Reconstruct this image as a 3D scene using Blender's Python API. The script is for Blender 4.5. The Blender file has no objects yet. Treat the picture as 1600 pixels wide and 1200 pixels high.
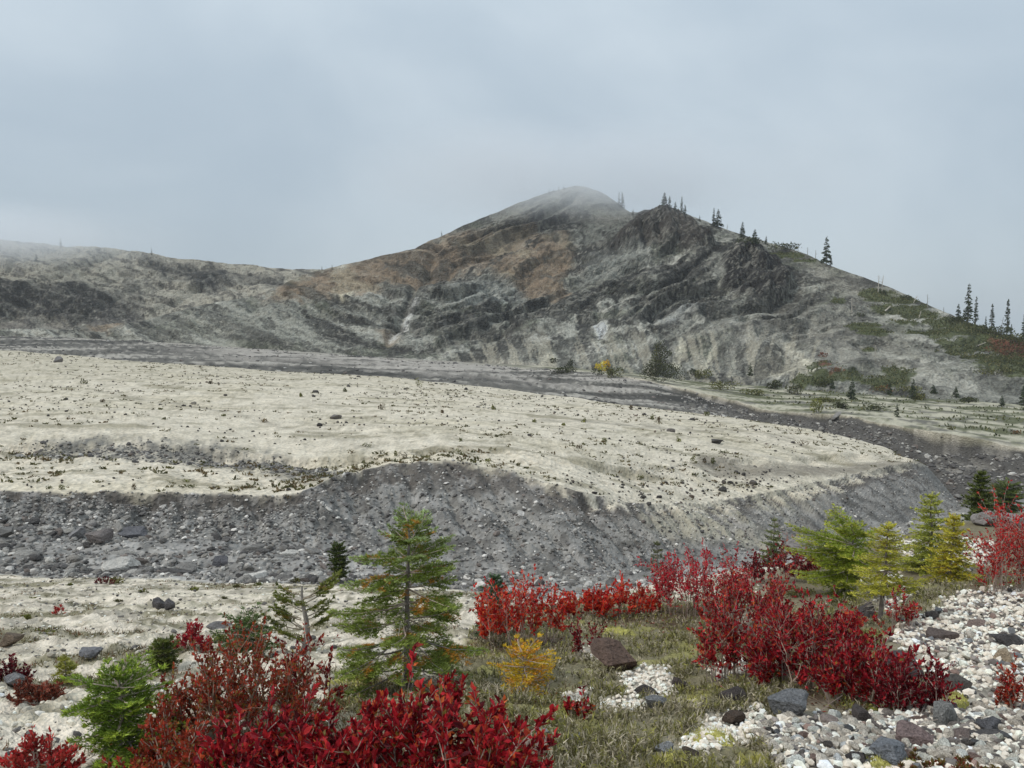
import bpy, math, random
import numpy as np
from mathutils import Vector, Matrix, Euler

# ------------------------------------------------------------------ camera, light, exposure
SC = bpy.context.scene
COL = SC.collection
PITCH = math.atan(100 / 1200.0)
cam_d = bpy.data.cameras.new('camera')
cam_d.sensor_width = 36.0
cam_d.lens = 27.0
cam_d.clip_start = 0.05
cam_d.clip_end = 5000
cam = bpy.data.objects.new('camera', cam_d)
COL.objects.link(cam)
cam.location = (0, 0, 0)
cam.rotation_euler = (math.pi / 2 - PITCH, 0, 0)
SC.camera = cam

SUN_EL, SUN_AZ = math.radians(48), math.radians(-112)      # azimuth from +Y towards +X
world = bpy.data.worlds.new('World')
SC.world = world
world.use_nodes = True


def build_world():
    nt = world.node_tree
    nt.nodes.clear()
    N = nt.nodes.new
    L = nt.links.new
    out = N('ShaderNodeOutputWorld')
    bg = N('ShaderNodeBackground')
    bg.inputs['Strength'].default_value = 0.1
    sky = N('ShaderNodeTexSky')
    sky.sky_type = 'NISHITA'
    sky.sun_disc = False
    sky.sun_elevation = SUN_EL
    sky.sun_rotation = SUN_AZ
    tc = N('ShaderNodeTexCoord')
    sep = N('ShaderNodeSeparateXYZ')
    L(tc.outputs['Generated'], sep.inputs[0])
    # overcast gradient: the zenith of a cloud deck is brighter than the horizon
    grad = N('ShaderNodeMapRange')
    grad.inputs['From Min'].default_value = 0.02
    grad.inputs['From Max'].default_value = 1.0
    grad.inputs['To Min'].default_value = 1.0
    grad.inputs['To Max'].default_value = 1.9
    L(sep.outputs['Z'], grad.inputs['Value'])
    mp = N('ShaderNodeMapping')
    mp.inputs['Scale'].default_value = (1.0, 1.0, 1.7)
    mp.inputs['Location'].default_value = (3.1, 0.4, 0.2)
    L(tc.outputs['Generated'], mp.inputs['Vector'])
    n1 = N('ShaderNodeTexNoise')
    n1.inputs['Scale'].default_value = 2.1
    n1.inputs['Detail'].default_value = 5.0
    n1.inputs['Roughness'].default_value = 0.5
    n1.inputs['Distortion'].default_value = 0.35
    L(mp.outputs[0], n1.inputs['Vector'])
    ramp = N('ShaderNodeValToRGB')
    ramp.color_ramp.interpolation = 'EASE'
    ramp.color_ramp.elements[0].position = 0.30
    ramp.color_ramp.elements[0].color = (0.415, 0.495, 0.565, 1)
    ramp.color_ramp.elements[1].position = 0.72
    ramp.color_ramp.elements[1].color = (0.545, 0.620, 0.675, 1)
    L(n1.outputs['Fac'], ramp.inputs[0])
    mul = N('ShaderNodeVectorMath')
    mul.operation = 'SCALE'
    L(ramp.outputs[0], mul.inputs[0])
    sc = N('ShaderNodeMath')
    sc.operation = 'MULTIPLY'
    sc.inputs[1].default_value = 8.2
    L(grad.outputs[0], sc.inputs[0])
    L(sc.outputs[0], mul.inputs['Scale'])
    mix = N('ShaderNodeMix')
    mix.data_type = 'RGBA'
    mix.inputs[0].default_value = 0.90
    L(sky.outputs[0], mix.inputs[6])
    L(mul.outputs[0], mix.inputs[7])
    L(mix.outputs[2], bg.inputs['Color'])
    L(bg.outputs[0], out.inputs['Surface'])


build_world()
sun_d = bpy.data.lights.new('sun', 'SUN')
sun_d.energy = 1.5
sun_d.angle = math.radians(10)
sun_d.color = (1.0, 0.97, 0.92)
sun = bpy.data.objects.new('sun', sun_d)
COL.objects.link(sun)
_d = Vector((math.sin(SUN_AZ) * math.cos(SUN_EL), math.cos(SUN_AZ) * math.cos(SUN_EL), math.sin(SUN_EL)))
sun.rotation_euler = (-_d).to_track_quat('-Z', 'Y').to_euler()
SC.view_settings.view_transform = 'Standard'
SC.view_settings.look = 'None'
SC.view_settings.exposure = 0.22
SC.view_settings.gamma = 1.0
SC.view_settings.use_curve_mapping = False
SC.render.engine = 'CYCLES'
SC.cycles.use_denoising = True
SC.cycles.max_bounces = 6
SC.cycles.diffuse_bounces = 2
SC.cycles.transmission_bounces = 3
SC.cycles.volume_bounces = 3
SC.cycles.transparent_max_bounces = 6
SC.cycles.volume_step_rate = 3.0
SC.cycles.caustics_reflective = False
SC.cycles.caustics_refractive = False

rng = np.random.default_rng(7)
random.seed(7)

# ------------------------------------------------------------------ small tools


def lin(c):
    c = np.asarray(c, dtype=float) / 255.0
    return np.where(c <= 0.04045, c / 12.92, ((c + 0.055) / 1.055) ** 2.4)


KALB = np.array([1.035, 1.0, 0.965])


def alb(r, g, b):
    """photo-like sRGB tone -> base colour"""
    return np.minimum(lin((r, g, b)) * KALB, 0.85)


_P = np.random.default_rng(11).permutation(256)
_P = np.concatenate([_P, _P, _P]).astype(np.int32)
_G = np.random.default_rng(5).normal(size=(256, 3))
_G /= np.linalg.norm(_G, axis=1)[:, None]


def perlin(x, y, z=None):
    x = np.asarray(x, float)
    y = np.asarray(y, float)
    xi = np.floor(x).astype(np.int64)
    yi = np.floor(y).astype(np.int64)
    xf = x - xi
    yf = y - yi
    xi &= 255
    yi &= 255
    fx = xf * xf * xf * (xf * (xf * 6 - 15) + 10)
    fy = yf * yf * yf * (yf * (yf * 6 - 15) + 10)
    if z is None:
        def g(i, j):
            h = _P[_P[xi + i] + yi + j]
            return _G[h, 0] * (xf - i) * 1.25 + _G[h, 1] * (yf - j) * 1.25
        a = g(0, 0) + fx * (g(1, 0) - g(0, 0))
        b = g(0, 1) + fx * (g(1, 1) - g(0, 1))
        return (a + fy * (b - a)) * 1.5
    z = np.asarray(z, float)
    zi = np.floor(z).astype(np.int64)
    zf = z - zi
    zi &= 255
    fz = zf * zf * zf * (zf * (zf * 6 - 15) + 10)

    def g3(i, j, k):
        h = _P[_P[_P[xi + i] + yi + j] + zi + k]
        return _G[h, 0] * (xf - i) + _G[h, 1] * (yf - j) + _G[h, 2] * (zf - k)
    r = []
    for k in (0, 1):
        g00 = g3(0, 0, k)
        g01 = g3(0, 1, k)
        a = g00 + fx * (g3(1, 0, k) - g00)
        b = g01 + fx * (g3(1, 1, k) - g01)
        r.append(a + fy * (b - a))
    return (r[0] + fz * (r[1] - r[0])) * 1.5


def fbm(x, y, z=None, octv=4, gain=0.5, lac=2.03):
    s = 0
    a = 1.0
    t = 0
    for o in range(octv):
        f = lac ** o
        s = s + a * perlin(x * f + 17.3 * o, y * f + 5.1 * o, None if z is None else z * f + 3.7 * o)
        t += a
        a *= gain
    return s / t * 1.6


def ridged(x, y, z=None, octv=4, gain=0.5):
    s = 0
    a = 1.0
    t = 0
    for o in range(octv):
        f = 2.07 ** o
        n = perlin(x * f + 9.3 * o, y * f + 2.1 * o, None if z is None else z * f + 1.7 * o)
        s = s + a * (1 - np.minimum(np.abs(n) * 2.2, 1))
        t += a
        a *= gain
    return s / t


def sstep(a, b, x):
    t = np.clip((x - a) / (b - a), 0, 1)
    return t * t * (3 - 2 * t)


def pix_dir(u, v):
    xc = (np.asarray(u, float) - 800) / 1200
    zc = -(np.asarray(v, float) - 600) / 1200
    return xc, math.cos(PITCH) + zc * math.sin(PITCH), -math.sin(PITCH) + zc * math.cos(PITCH)


def project(X, Y, Z):
    dep = np.maximum(Y * math.cos(PITCH) - Z * math.sin(PITCH), 1e-3)
    up = Y * math.sin(PITCH) + Z * math.cos(PITCH)
    return 800 + 1200 * X / dep, 600 - 1200 * up / dep


def seg_poly(u, v, pts):
    """signed distance (positive inside) to a polygon"""
    pts = np.asarray(pts, float)
    inside = np.zeros(u.shape, bool)
    d2 = np.full(u.shape, 1e12)
    n = len(pts)
    for i in range(n):
        x0, y0 = pts[i]
        x1, y1 = pts[(i + 1) % n]
        ex, ey = x1 - x0, y1 - y0
        t = np.clip(((u - x0) * ex + (v - y0) * ey) / (ex * ex + ey * ey + 1e-9), 0, 1)
        d2 = np.minimum(d2, (u - x0 - t * ex) ** 2 + (v - y0 - t * ey) ** 2)
        c = (y0 > v) != (y1 > v)
        if y1 != y0:
            inside ^= c & (u < x0 + (v - y0) * ex / (y1 - y0))
    d = np.sqrt(d2)
    return np.where(inside, d, -d)


def seg_line(u, v, pts):
    d2 = np.full(u.shape, 1e12)
    for (x0, y0), (x1, y1) in zip(pts[:-1], pts[1:]):
        ex, ey = x1 - x0, y1 - y0
        t = np.clip(((u - x0) * ex + (v - y0) * ey) / (ex * ex + ey * ey + 1e-9), 0, 1)
        d2 = np.minimum(d2, (u - x0 - t * ex) ** 2 + (v - y0 - t * ey) ** 2)
    return np.sqrt(d2)


def pm(u, v, pts, soft):
    return sstep(-soft, soft, seg_poly(u, v, pts))


# ------------------------------------------------------------------ the lie of the land
# survey lines running across the valley, near to far: bearing, distance and height of each
# (given as where they are sighted from the camera: column, row, distance) or (column, None, distance, height)
LINES = [
    [(-900, None, -4, -1.45), (2500, None, -4, -1.45)],
    [(-900, None, 1.6, -1.5), (2500, None, 1.6, -1.5)],
    [(-200, 1200, 2.75), (800, 1200, 2.7), (1800, 1200, 2.75)],
    [(-200, 1060, 5.0), (0, 1060, 5.2), (300, 1060, 4.9), (635, 1070, 4.6), (900, 1060, 4.7), (1200, 1070, 4.3), (1400, 1060, 4.5), (1600, 1050, 4.7), (1800, 1040, 4.8)],
    [(-200, 980, 8.2), (300, 980, 8.0), (600, 980, 7.6), (900, 975, 7.0), (1200, 985, 6.2), (1400, 970, 6.6), (1600, 930, 7.4), (1800, 920, 7.6)],
    [(-200, 898, 14), (0, 900, 14), (200, 905, 13.5), (400, 912, 13), (600, 915, 12.5), (750, 930, 11.5), (850, 940, 11), (950, 935, 10.5), (1050, 912, 10), (1200, 890, 10), (1300, 868, 11), (1400, 845, 12.5), (1500, 815, 16), (1600, 800, 19), (1800, 790, 20)],
    [(-200, 890, 15.4), (0, 893, 15.2), (400, 903, 14.5), (600, 905, 14), (750, 915, 14), (850, 920, 14.5), (950, 918, 15), (1050, 908, 17), (1200, 905, 20), (1300, 890, 24), (1400, 866, 28), (1500, 838, 32), (1600, 822, 34), (1800, 815, 35)],
    [(-200, 832, 20), (0, 835, 20), (200, 838, 20.5), (400, 850, 20), (500, 862, 20), (600, 878, 20), (700, 890, 20), (800, 900, 19.5), (900, 905, 19.5), (1000, 897, 21.5), (1100, 888, 24), (1200, 875, 27), (1300, 850, 32), (1400, 820, 38), (1500, 797, 44), (1600, 795, 45), (1800, 795, 46)],
    [(-200, 765, 23), (0, 768, 23), (200, 772, 23), (400, 776, 23), (470, 772, 23), (520, 745, 24.6), (560, 735, 25.2), (600, 724, 26), (700, 718, 26.5), (800, 735, 26), (900, 765, 25.2), (1000, 785, 27), (1100, 786, 30.5), (1200, 770, 34), (1300, 750, 40), (1400, 726, 46.5), (1440, 718, 49.5), (1470, 752, 50), (1500, 793, 50), (1600, 793, 51), (1800, 795, 52)],
    [(-200, 716, 28), (0, 716, 28), (200, 720, 28), (400, 738, 26.7), (500, 738, 26), (560, 728, 26.4), (600, 718, 27.2), (700, 710, 28), (800, 725, 27.5), (900, 745, 27.4), (1000, 758, 29.8), (1100, 758, 33), (1200, 745, 37), (1300, 735, 42), (1400, 720, 49), (1440, 717, 50.4), (1470, None, 51.5, -11.6), (1500, None, 52, -12.7), (1600, None, 53, -13), (1800, None, 54, -13)],
    [(-200, 688, 30), (0, 690, 30), (200, 690, 30.4), (400, 708, 29.6), (500, 715, 29), (600, 705, 30), (700, 695, 31), (800, 705, 31), (900, 718, 31), (1000, 728, 33.2), (1100, 722, 38), (1200, 716, 42), (1300, 708, 48), (1400, 710, 52.5), (1440, 717.5, 52), (1470, None, 54, -12.3), (1500, None, 54.5, -13.2), (1600, None, 55, -13.3), (1800, None, 56, -13.3)],
    [(-200, 600, 62), (0, 600, 62), (400, 605, 65), (800, 635, 58), (1000, 652, 57), (1200, 676, 54), (1300, 690, 54), (1400, 706, 55.5), (1440, None, 56, -11.2), (1500, None, 57, -13.9), (1600, None, 57, -13.6), (1800, None, 58, -13.5)],
    [(-200, 543, 150), (0, 547, 140), (200, 564, 106), (400, 577, 93), (600, 589, 85), (800, 609, 77), (1000, 636, 69), (1150, 653, 66), (1250, 667, 63), (1350, 690, 60), (1400, 703, 58.5), (1440, None, 60, -13.2), (1500, None, 59, -14.2), (1600, None, 59, -14.1), (1800, None, 60, -14)],
    [(-200, None, 154, -6.3), (0, None, 144, -6.1), (200, None, 110, -6.5), (400, None, 97, -7.0), (600, None, 90, -7.5), (800, None, 83, -8.3), (1000, None, 78, -10.3), (1150, None, 78, -12.0), (1250, None, 76, -13.2), (1350, None, 71, -14.2), (1440, None, 68, -15.6), (1500, None, 64, -15.6), (1600, None, 61, -14.9), (1800, None, 62, -14.7)],
    [(-200, 524, 203), (0, 526, 200), (200, 534, 186), (400, 548, 165), (600, 562, 149), (800, 577, 134), (900, 588, 122), (1000, 606, 108), (1100, 636, 97), (1200, None, 92, -13.8), (1300, None, 84, -15.2), (1400, None, 76, -16.3), (1500, 791, 69), (1600, 789, 66), (1800, 789, 64)],
    [(-200, 523.5, 204), (0, 525.5, 201), (200, 533, 188), (400, 547, 167), (600, 561, 151), (800, 575, 138), (900, 580, 130), (1000, 592, 118), (1100, 614, 109), (1150, 628, 103), (1200, 641, 97), (1300, 648, 90), (1400, 665, 82), (1500, 684, 76), (1600, 702, 73), (1800, 725, 70)],
    [(-200, 523, 206), (0, 525, 203), (200, 532, 191), (400, 545, 172), (600, 559, 157), (800, 570, 149), (900, 576, 144), (1000, 585, 140), (1100, 598, 136), (1200, 605, 132), (1300, 612, 129), (1400, 619, 127), (1500, 625, 125), (1600, 632, 122), (1800, 645, 118)],
    [(-200, 522, 208), (0, 524, 206), (200, 522, 198), (300, 510, 191), (400, 505, 187), (500, 500, 183), (600, 495, 182), (700, 490, 185), (800, 490, 188), (900, 490, 182), (1000, 480, 183), (1100, 490, 178), (1200, 512, 166), (1300, 535, 156), (1400, 560, 148), (1500, 585, 140), (1600, 605, 133), (1800, 625, 127)],
    [(-200, 521, 211), (0, 521, 209), (200, 514, 204), (300, 492, 201), (400, 478, 203), (500, 450, 204), (600, 430, 212), (700, 410, 220), (800, 398, 226), (850, 408, 223), (900, 425, 213), (940, 402, 216), (990, 366, 226), (1035, 345, 230), (1100, 380, 215), (1200, 432, 195), (1300, 462, 180), (1400, 500, 166), (1500, 540, 152), (1600, 570, 142), (1800, 605, 132)],
    [(-200, 519, 214), (0, 519, 213), (130, 517, 211), (200, 508, 208), (300, 480, 211), (400, 462, 216), (440, 446, 217), (480, 426, 218), (560, 409, 223), (640, 391, 233), (700, 363, 243), (800, 321, 262), (860, 299, 272), (905, 290, 276), (940, 299, 272), (985, 334, 255), (1005, 331, 245), (1035, 325, 238), (1060, 330, 234), (1100, 346, 228), (1150, 364, 220), (1200, 379, 212), (1250, 393, 204), (1300, 416, 196), (1350, 435, 189), (1400, 453, 182), (1450, 477, 174), (1500, 498, 165), (1540, 513, 158), (1600, 532, 150), (1800, 580, 136)],
    [(-200, 517, 219), (0, 517, 218), (130, 515, 218), (200, None, 216, -2.2), (300, None, 224, 1.0), (400, None, 232, 6), (480, None, 236, 10.5), (640, None, 255, 17), (905, None, 305, 38), (1035, None, 262, 28), (1300, None, 215, 7), (1600, None, 172, -9), (1800, None, 160, -13)],
    [(-200, 440, 233), (0, 442, 233), (100, 450, 233), (200, 455, 240), (300, 450, 248), (400, 446, 260), (480, 442, 268), (640, None, 280, 10), (905, None, 340, 20), (1300, None, 260, -4), (1600, None, 225, -16), (1800, None, 210, -18)],
    [(-200, 372, 254), (0, 375, 255), (60, 378.5, 256), (100, 386, 258), (150, 385, 262), (200, 392, 266), (250, 400, 270), (300, 405, 275), (400, 415, 285), (480, 420, 292), (560, 426, 300), (700, None, 320, 14), (905, None, 380, 10), (1300, None, 320, -12), (1600, None, 290, -22), (1800, None, 280, -24)],
    [(-200, None, 330, 27), (500, None, 370, 18), (905, None, 480, -5), (1800, None, 420, -30)],
    [(-200, None, 900, 0), (500, None, 900, -10), (1800, None, 900, -40)],
]
S_BRINK, S_GUL0, S_GUL1, S_EDGE, S_B1, S_B2, S_MIDT, S_FAR, S_CH0, S_CH1, S_WALL, S_BASE = 5, 6, 7, 8, 9, 10, 11, 12, 13, 14, 15, 16
S_M1, S_M2, S_RIDGE, S_DIP, S_C1, S_C2, S_B3, S_B4 = 17, 18, 19, 20, 21, 22, 23, 24
AG = np.linspace(-1.3, 1.3, 1301)


def _prep():
    Ys, Zs = [], []
    k = np.exp(-0.5 * (np.arange(-12, 13) / 4.0) ** 2)
    k /= k.sum()
    for ln in LINES:
        A, Y, Z = [], [], []
        for p in ln:
            u, v, d = p[0], p[1], p[2]
            if v is None:
                xc, yc, zc = pix_dir(u, 560)
                A.append(xc / yc)
                Y.append(d)
                Z.append(p[3])
            else:
                xc, yc, zc = pix_dir(u, v)
                A.append(xc / yc)
                Y.append(d)
                Z.append(d * zc / yc)
        y = np.interp(AG, A, Y)
        z = np.interp(AG, A, Z)
        y = np.convolve(np.pad(y, 12, 'edge'), k, 'valid')
        z = np.convolve(np.pad(z, 12, 'edge'), k, 'valid')
        Ys.append(y)
        Zs.append(z)
    for j in range(1, len(Ys)):
        Ys[j] = np.maximum(Ys[j], Ys[j - 1] + 0.15)
    return np.array(Ys), np.array(Zs)


LY, LZ = _prep()
NL = len(LINES)


def base_height(X, Y):
    """height without relief, and the running number s of the survey line"""
    X = np.asarray(X, float)
    Y = np.asarray(Y, float)
    a = np.clip(X / np.maximum(Y, 1.6), -1.29, 1.29)
    t = (a + 1.3) / 2.6 * 1300
    i = np.clip(t.astype(int), 0, 1299)
    f = t - i
    Z = np.full(X.shape, -1.45)
    S = np.zeros(X.shape)
    yp = LY[0][i] * (1 - f) + LY[0][i + 1] * f
    zp = LZ[0][i] * (1 - f) + LZ[0][i + 1] * f
    for j in range(1, NL):
        yn = LY[j][i] * (1 - f) + LY[j][i + 1] * f
        zn = LZ[j][i] * (1 - f) + LZ[j][i + 1] * f
        m = (Y >= yp) & (Y < yn)
        w = np.clip((Y - yp) / np.maximum(yn - yp, 1e-6), 0, 1)
        Z = np.where(m, zp + (zn - zp) * w, Z)
        S = np.where(m, j - 1 + w, S)
        yp, zp = yn, zn
    Z = np.where(Y >= yp, zp, Z)
    S = np.where(Y >= yp, NL - 1, S)
    return Z, S


_TX = np.linspace(-200, 200, 801)
_TT = np.interp(_TX, [-102, -51, -31, -14, 55, 100], [-0.35, -0.3, -0.05, 0.42, 0.42, -0.12])
_FS = np.cumsum(np.sin(_TT)) * 0.5
_FC = np.cumsum(np.cos(_TT)) * 0.5


def strata(x, y, z, u):
    wx = x + 5 * fbm(x * 0.03, z * 0.05, y * 0.03, octv=2)
    wz = z + 4 * fbm(x * 0.03 + 7, z * 0.05, y * 0.03, octv=2)
    p = np.interp(wx, _TX, _FC) + 0.3 * wz
    q = wz * 0.93 - np.interp(wx, _TX, _FS)
    qb = q + 2.4 * fbm(p * 0.035 + 5, q * 0.05, y * 0.03, octv=4)
    bm = sstep(-0.3, 0.1, fbm(p * 0.025 + 31, q * 0.05, y * 0.02, octv=3)) * sstep(520, 680, u) * (1 - 0.6 * sstep(1230, 1330, u))
    return wx, wz, p, q, qb, bm


def bed_phase(qb, h, k):
    f = qb / h + k
    return f - np.floor(f)


def relief(X, Y, Z0, S):
    D = np.zeros(X.shape)
    a = np.interp(S, [0, 4, 4.8, 5.2], [1, 1, 0.6, 0])
    m = a > 0.001
    if m.any():
        x, y = X[m], Y[m]
        u, v = project(x, y, Z0[m])
        lump = np.interp(u, [0, 700, 1000, 1600], [1.0, 0.9, 0.5, 0.35])
        d = lump * (0.08 * fbm(x * 0.8, y * 1.0, octv=3) + 0.06 * np.abs(fbm(x * 3.2 + 4, y * 3.6, octv=3)) + 0.045 * np.abs(fbm(x * 7, y * 8, octv=2)) + 0.012 * fbm(x * 18, y * 18, octv=1))
        D[m] += a[m] * d
    a = np.interp(S, [4.7, 5.1, 6, 7, 7.3], [0, 0.4, 1, 1, 0])
    m = a > 0.001
    if m.any():
        x, y = X[m], Y[m]
        D[m] += a[m] * (0.20 * fbm(x * 0.35, y * 0.7, octv=3) + 0.05 * fbm(x * 2.5, y * 2.5, octv=2))
    a = np.interp(S, [6.8, 7.4, 7.8, 8.05], [0, 1, 0.8, 0.12])
    m = a > 0.001
    if m.any():
        x, y = X[m], Y[m]
        sk = x + 0.35 * y
        D[m] += a[m] * (-0.55 * ridged(sk * 0.55, y * 0.12, octv=4, gain=0.6) + 0.32 + 0.10 * fbm(x * 1.8, y * 1.8, octv=3))
    a = np.interp(S, [7.0, 7.55, 7.94, 7.985], [0, 0.40, 0.62, 0])
    m = a > 0.001
    if m.any():
        x, y = X[m], Y[m]
        D[m] -= a[m] * (0.55 + 0.7 * np.clip(fbm((x + 0.35 * y) * 0.5, y * 0.2 + 8, octv=4), -0.6, 0.8)) * np.interp(y, [22, 26, 29, 38, 45], [0.8, 0.9, 0.35, 0.35, 0.6])
    a = np.interp(S, [9.0, 9.5, 9.93, 9.99], [0, 0.3, 0.4, 0])
    m = a > 0.001
    if m.any():
        x, y = X[m], Y[m]
        D[m] -= a[m] * (0.5 + 0.9 * fbm(x * 0.4, y * 0.3 + 3, octv=4))
    a = np.interp(S, [14.0, 14.6, 14.96, 15.0], [0, 0.5, 1.0, 0]) * sstep(0.1, 0.3, X / np.maximum(Y, 1))
    m = a > 0.001
    if m.any():
        x, y = X[m], Y[m]
        D[m] -= a[m] * (1.2 + 1.2 * fbm(x * 0.15, y * 0.1, octv=4))
    a = np.interp(S, [7.9, 8.1, 9, 11, 12.0], [0, 1, 1, 1, 0.6])
    m = a > 0.001
    if m.any():
        x, y = X[m], Y[m]
        r = np.interp(S[m], [8, 8.2, 9, 10, 10.3], [0.2, .5, 1, 0.5, 0])
        sk = x + 0.35 * y
        D[m] += a[m] * (0.16 * fbm(x * 0.12, y * 0.16, octv=3) + 0.03 * fbm(x * 0.9, y * 0.9, octv=3)) - r * 0.12 * ridged(sk * 0.6, y * 0.15, octv=3)
    a = np.interp(S, [11.9, 12.3, 13, 14, 15.0, 15.2, 16, 16.3], [0, 0.5, 1, 1, 0.5, 0.3, 0.4, 0])
    m = a > 0.001
    if m.any():
        x, y = X[m], Y[m]
        D[m] += a[m] * (0.5 * fbm(x * 0.05, y * 0.16, octv=4, gain=0.55) + 0.12 * fbm(x * 0.5, y * 0.8, octv=2))
    a = np.interp(S, [13.9, 14.3, 14.8, 15.0], [0, 1, 1, 0.1]) * sstep(0.15, 0.32, X / np.maximum(Y, 1))
    m = a > 0.001
    if m.any():
        x, y = X[m], Y[m]
        D[m] += a[m] * (-1.5 * ridged(x * 0.16 + 0.06 * y, y * 0.05, octv=5, gain=0.62) + 0.9)
    # mountain
    a = np.interp(S, [16, 16.25, 17, 18, 18.7, 19, 20], [0, 0.55, 1, 1, 0.55, 0.10, 0.1])
    m = a > 0.001
    if m.any():
        x, y, z = X[m], Y[m], Z0[m]
        u, v = project(x, y, z)
        wx, wz, p, q, qb, bm = strata(x, y, z, u)
        st = ridged(p * 0.018, q * 0.11, y * 0.02, octv=5, gain=0.58)
        gl = ridged(x * 0.045 + 0.03 * z, z * 0.012, y * 0.02, octv=4, gain=0.55)
        bl = fbm(x * 0.03, z * 0.05, y * 0.03, octv=4)
        crag = pm(u, v, CRAG1, 8) + pm(u, v, CRAG2, 8)
        sm = sstep(1230, 1330, u) * 0.6
        d = (1 - sm) * (-4.4 * (st - 0.55) - 1.5 * np.interp(u, [1000, 1150], [1, 0.35]) * (gl - 0.5) + 2.6 * bl) + sm * (1.2 * bl - 0.4 * (gl - 0.5))
        f1, f2 = bed_phase(qb, 7.0, 0.2), bed_phase(qb, 2.7, 0.6)
        d += bm * (7.0 * 0.62 * (sstep(0.62, 0.92, f1) - f1 + 0.3) + 2.7 * 0.75 * (sstep(0.6, 0.9, f2) - f2))
        hf = ridged(wx * 0.35, wz * 0.55, y * 0.2, octv=3, gain=0.6)
        d += (1 - 0.6 * sm) * -0.7 * (hf - 0.5)
        d += 0.55 * fbm(x * 0.22, z * 0.3, y * 0.22, octv=3)
        col = ridged(x * 0.17, z * 0.03, y * 0.05, octv=3, gain=0.6)
        d += np.minimum(crag, 1) * (5.5 - 4.8 * col)
        gul = seg_line(u, v, [(690, 372), (668, 420), (640, 462), (624, 492), (608, 528), (596, 556)])
        d -= 2.2 * np.exp(-(gul / 7.0) ** 2) * np.interp(S[m], [16, 16.6], [0, 1])
        D[m] += a[m] * d
    a = np.interp(S, [19.9, 20.3, 21, 21.7, 22, 23], [0, 1, 1, 0.7, 0.25, 0.3]) * (X / np.maximum(Y, 1) < -0.15)
    m = a > 0.001
    if m.any():
        x, y, z = X[m], Y[m], Z0[m]
        gl = ridged(x * 0.06 - 0.05 * z, z * 0.015, y * 0.02, octv=5, gain=0.6)
        led = ridged(x * 0.012, z * 0.12 + 0.01 * x, y * 0.02, octv=4)
        D[m] += a[m] * (-4.6 * (gl - 0.5) - 4.6 * (led - 0.5) + 1.6 * fbm(x * 0.05, z * 0.08, y * 0.05, octv=4) + 0.5 * fbm(x * .25, z * .3, y * .25, octv=2))
    return D


CRAG1 = [(1005, 332), (1040, 328), (1080, 345), (1105, 365), (1115, 385), (1085, 392), (1040, 378), (985, 385), (950, 388), (975, 360)]
CRAG2 = [(1128, 410), (1150, 392), (1185, 388), (1215, 405), (1232, 430), (1228, 455), (1190, 468), (1150, 465), (1130, 440)]


def height(X, Y):
    X = np.asarray(X, float)
    Y = np.asarray(Y, float)
    Z0, S = base_height(X, Y)
    return Z0 + relief(X, Y, Z0, S)


def ground_at(us, vs, ymax=420):
    """where the sight lines through photo positions meet the land"""
    us = np.atleast_1d(np.asarray(us, float))
    vs = np.atleast_1d(np.asarray(vs, float))
    ys = np.geomspace(1.7, ymax, 300)
    out = np.zeros((len(us), 3))
    for c in range(0, len(us), 200):
        xc, yc, zc = pix_dir(us[c:c + 200], vs[c:c + 200])
        ax, az = (xc / yc)[:, None], (zc / yc)[:, None]
        r = np.arange(len(xc))

        def march(Y, fine):
            X = Y * ax
            zr = Y * az
            h = height(X.ravel(), Y.ravel()) if fine else base_height(X.ravel(), Y.ravel())[0]
            h = h.reshape(X.shape)
            g = h >= zr
            k = np.argmax(g, axis=1)
            miss = ~g.any(axis=1)
            gap = np.where(Y > 150, zr - h, 1e9) if Y.max() > 150 else zr - h
            k = np.where(miss, np.argmin(gap, axis=1), k)
            k0 = np.maximum(k - 1, 0)
            d0 = zr[r, k0] - h[r, k0]
            d1 = zr[r, k] - h[r, k]
            t = np.where(miss, 1.0, np.clip(d0 / (d0 - d1 + 1e-9), 0, 1))
            return Y[r, k0] + (Y[r, k] - Y[r, k0]) * t
        Y = np.broadcast_to(ys, (len(xc), len(ys)))
        y1 = march(Y, False)
        yy = march(y1[:, None] * np.linspace(0.93, 1.09, 40)[None], True)
        xx = yy * xc / yc
        out[c:c + 200, 0] = xx
        out[c:c + 200, 1] = yy
        out[c:c + 200, 2] = height(xx, yy)
    return out


# ------------------------------------------------------------------ materials
def mat_new(name):
    m = bpy.data.materials.new(name)
    m.use_nodes = True
    nt = m.node_tree
    nt.nodes.clear()
    out = nt.nodes.new('ShaderNodeOutputMaterial')
    return m, nt, out


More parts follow.
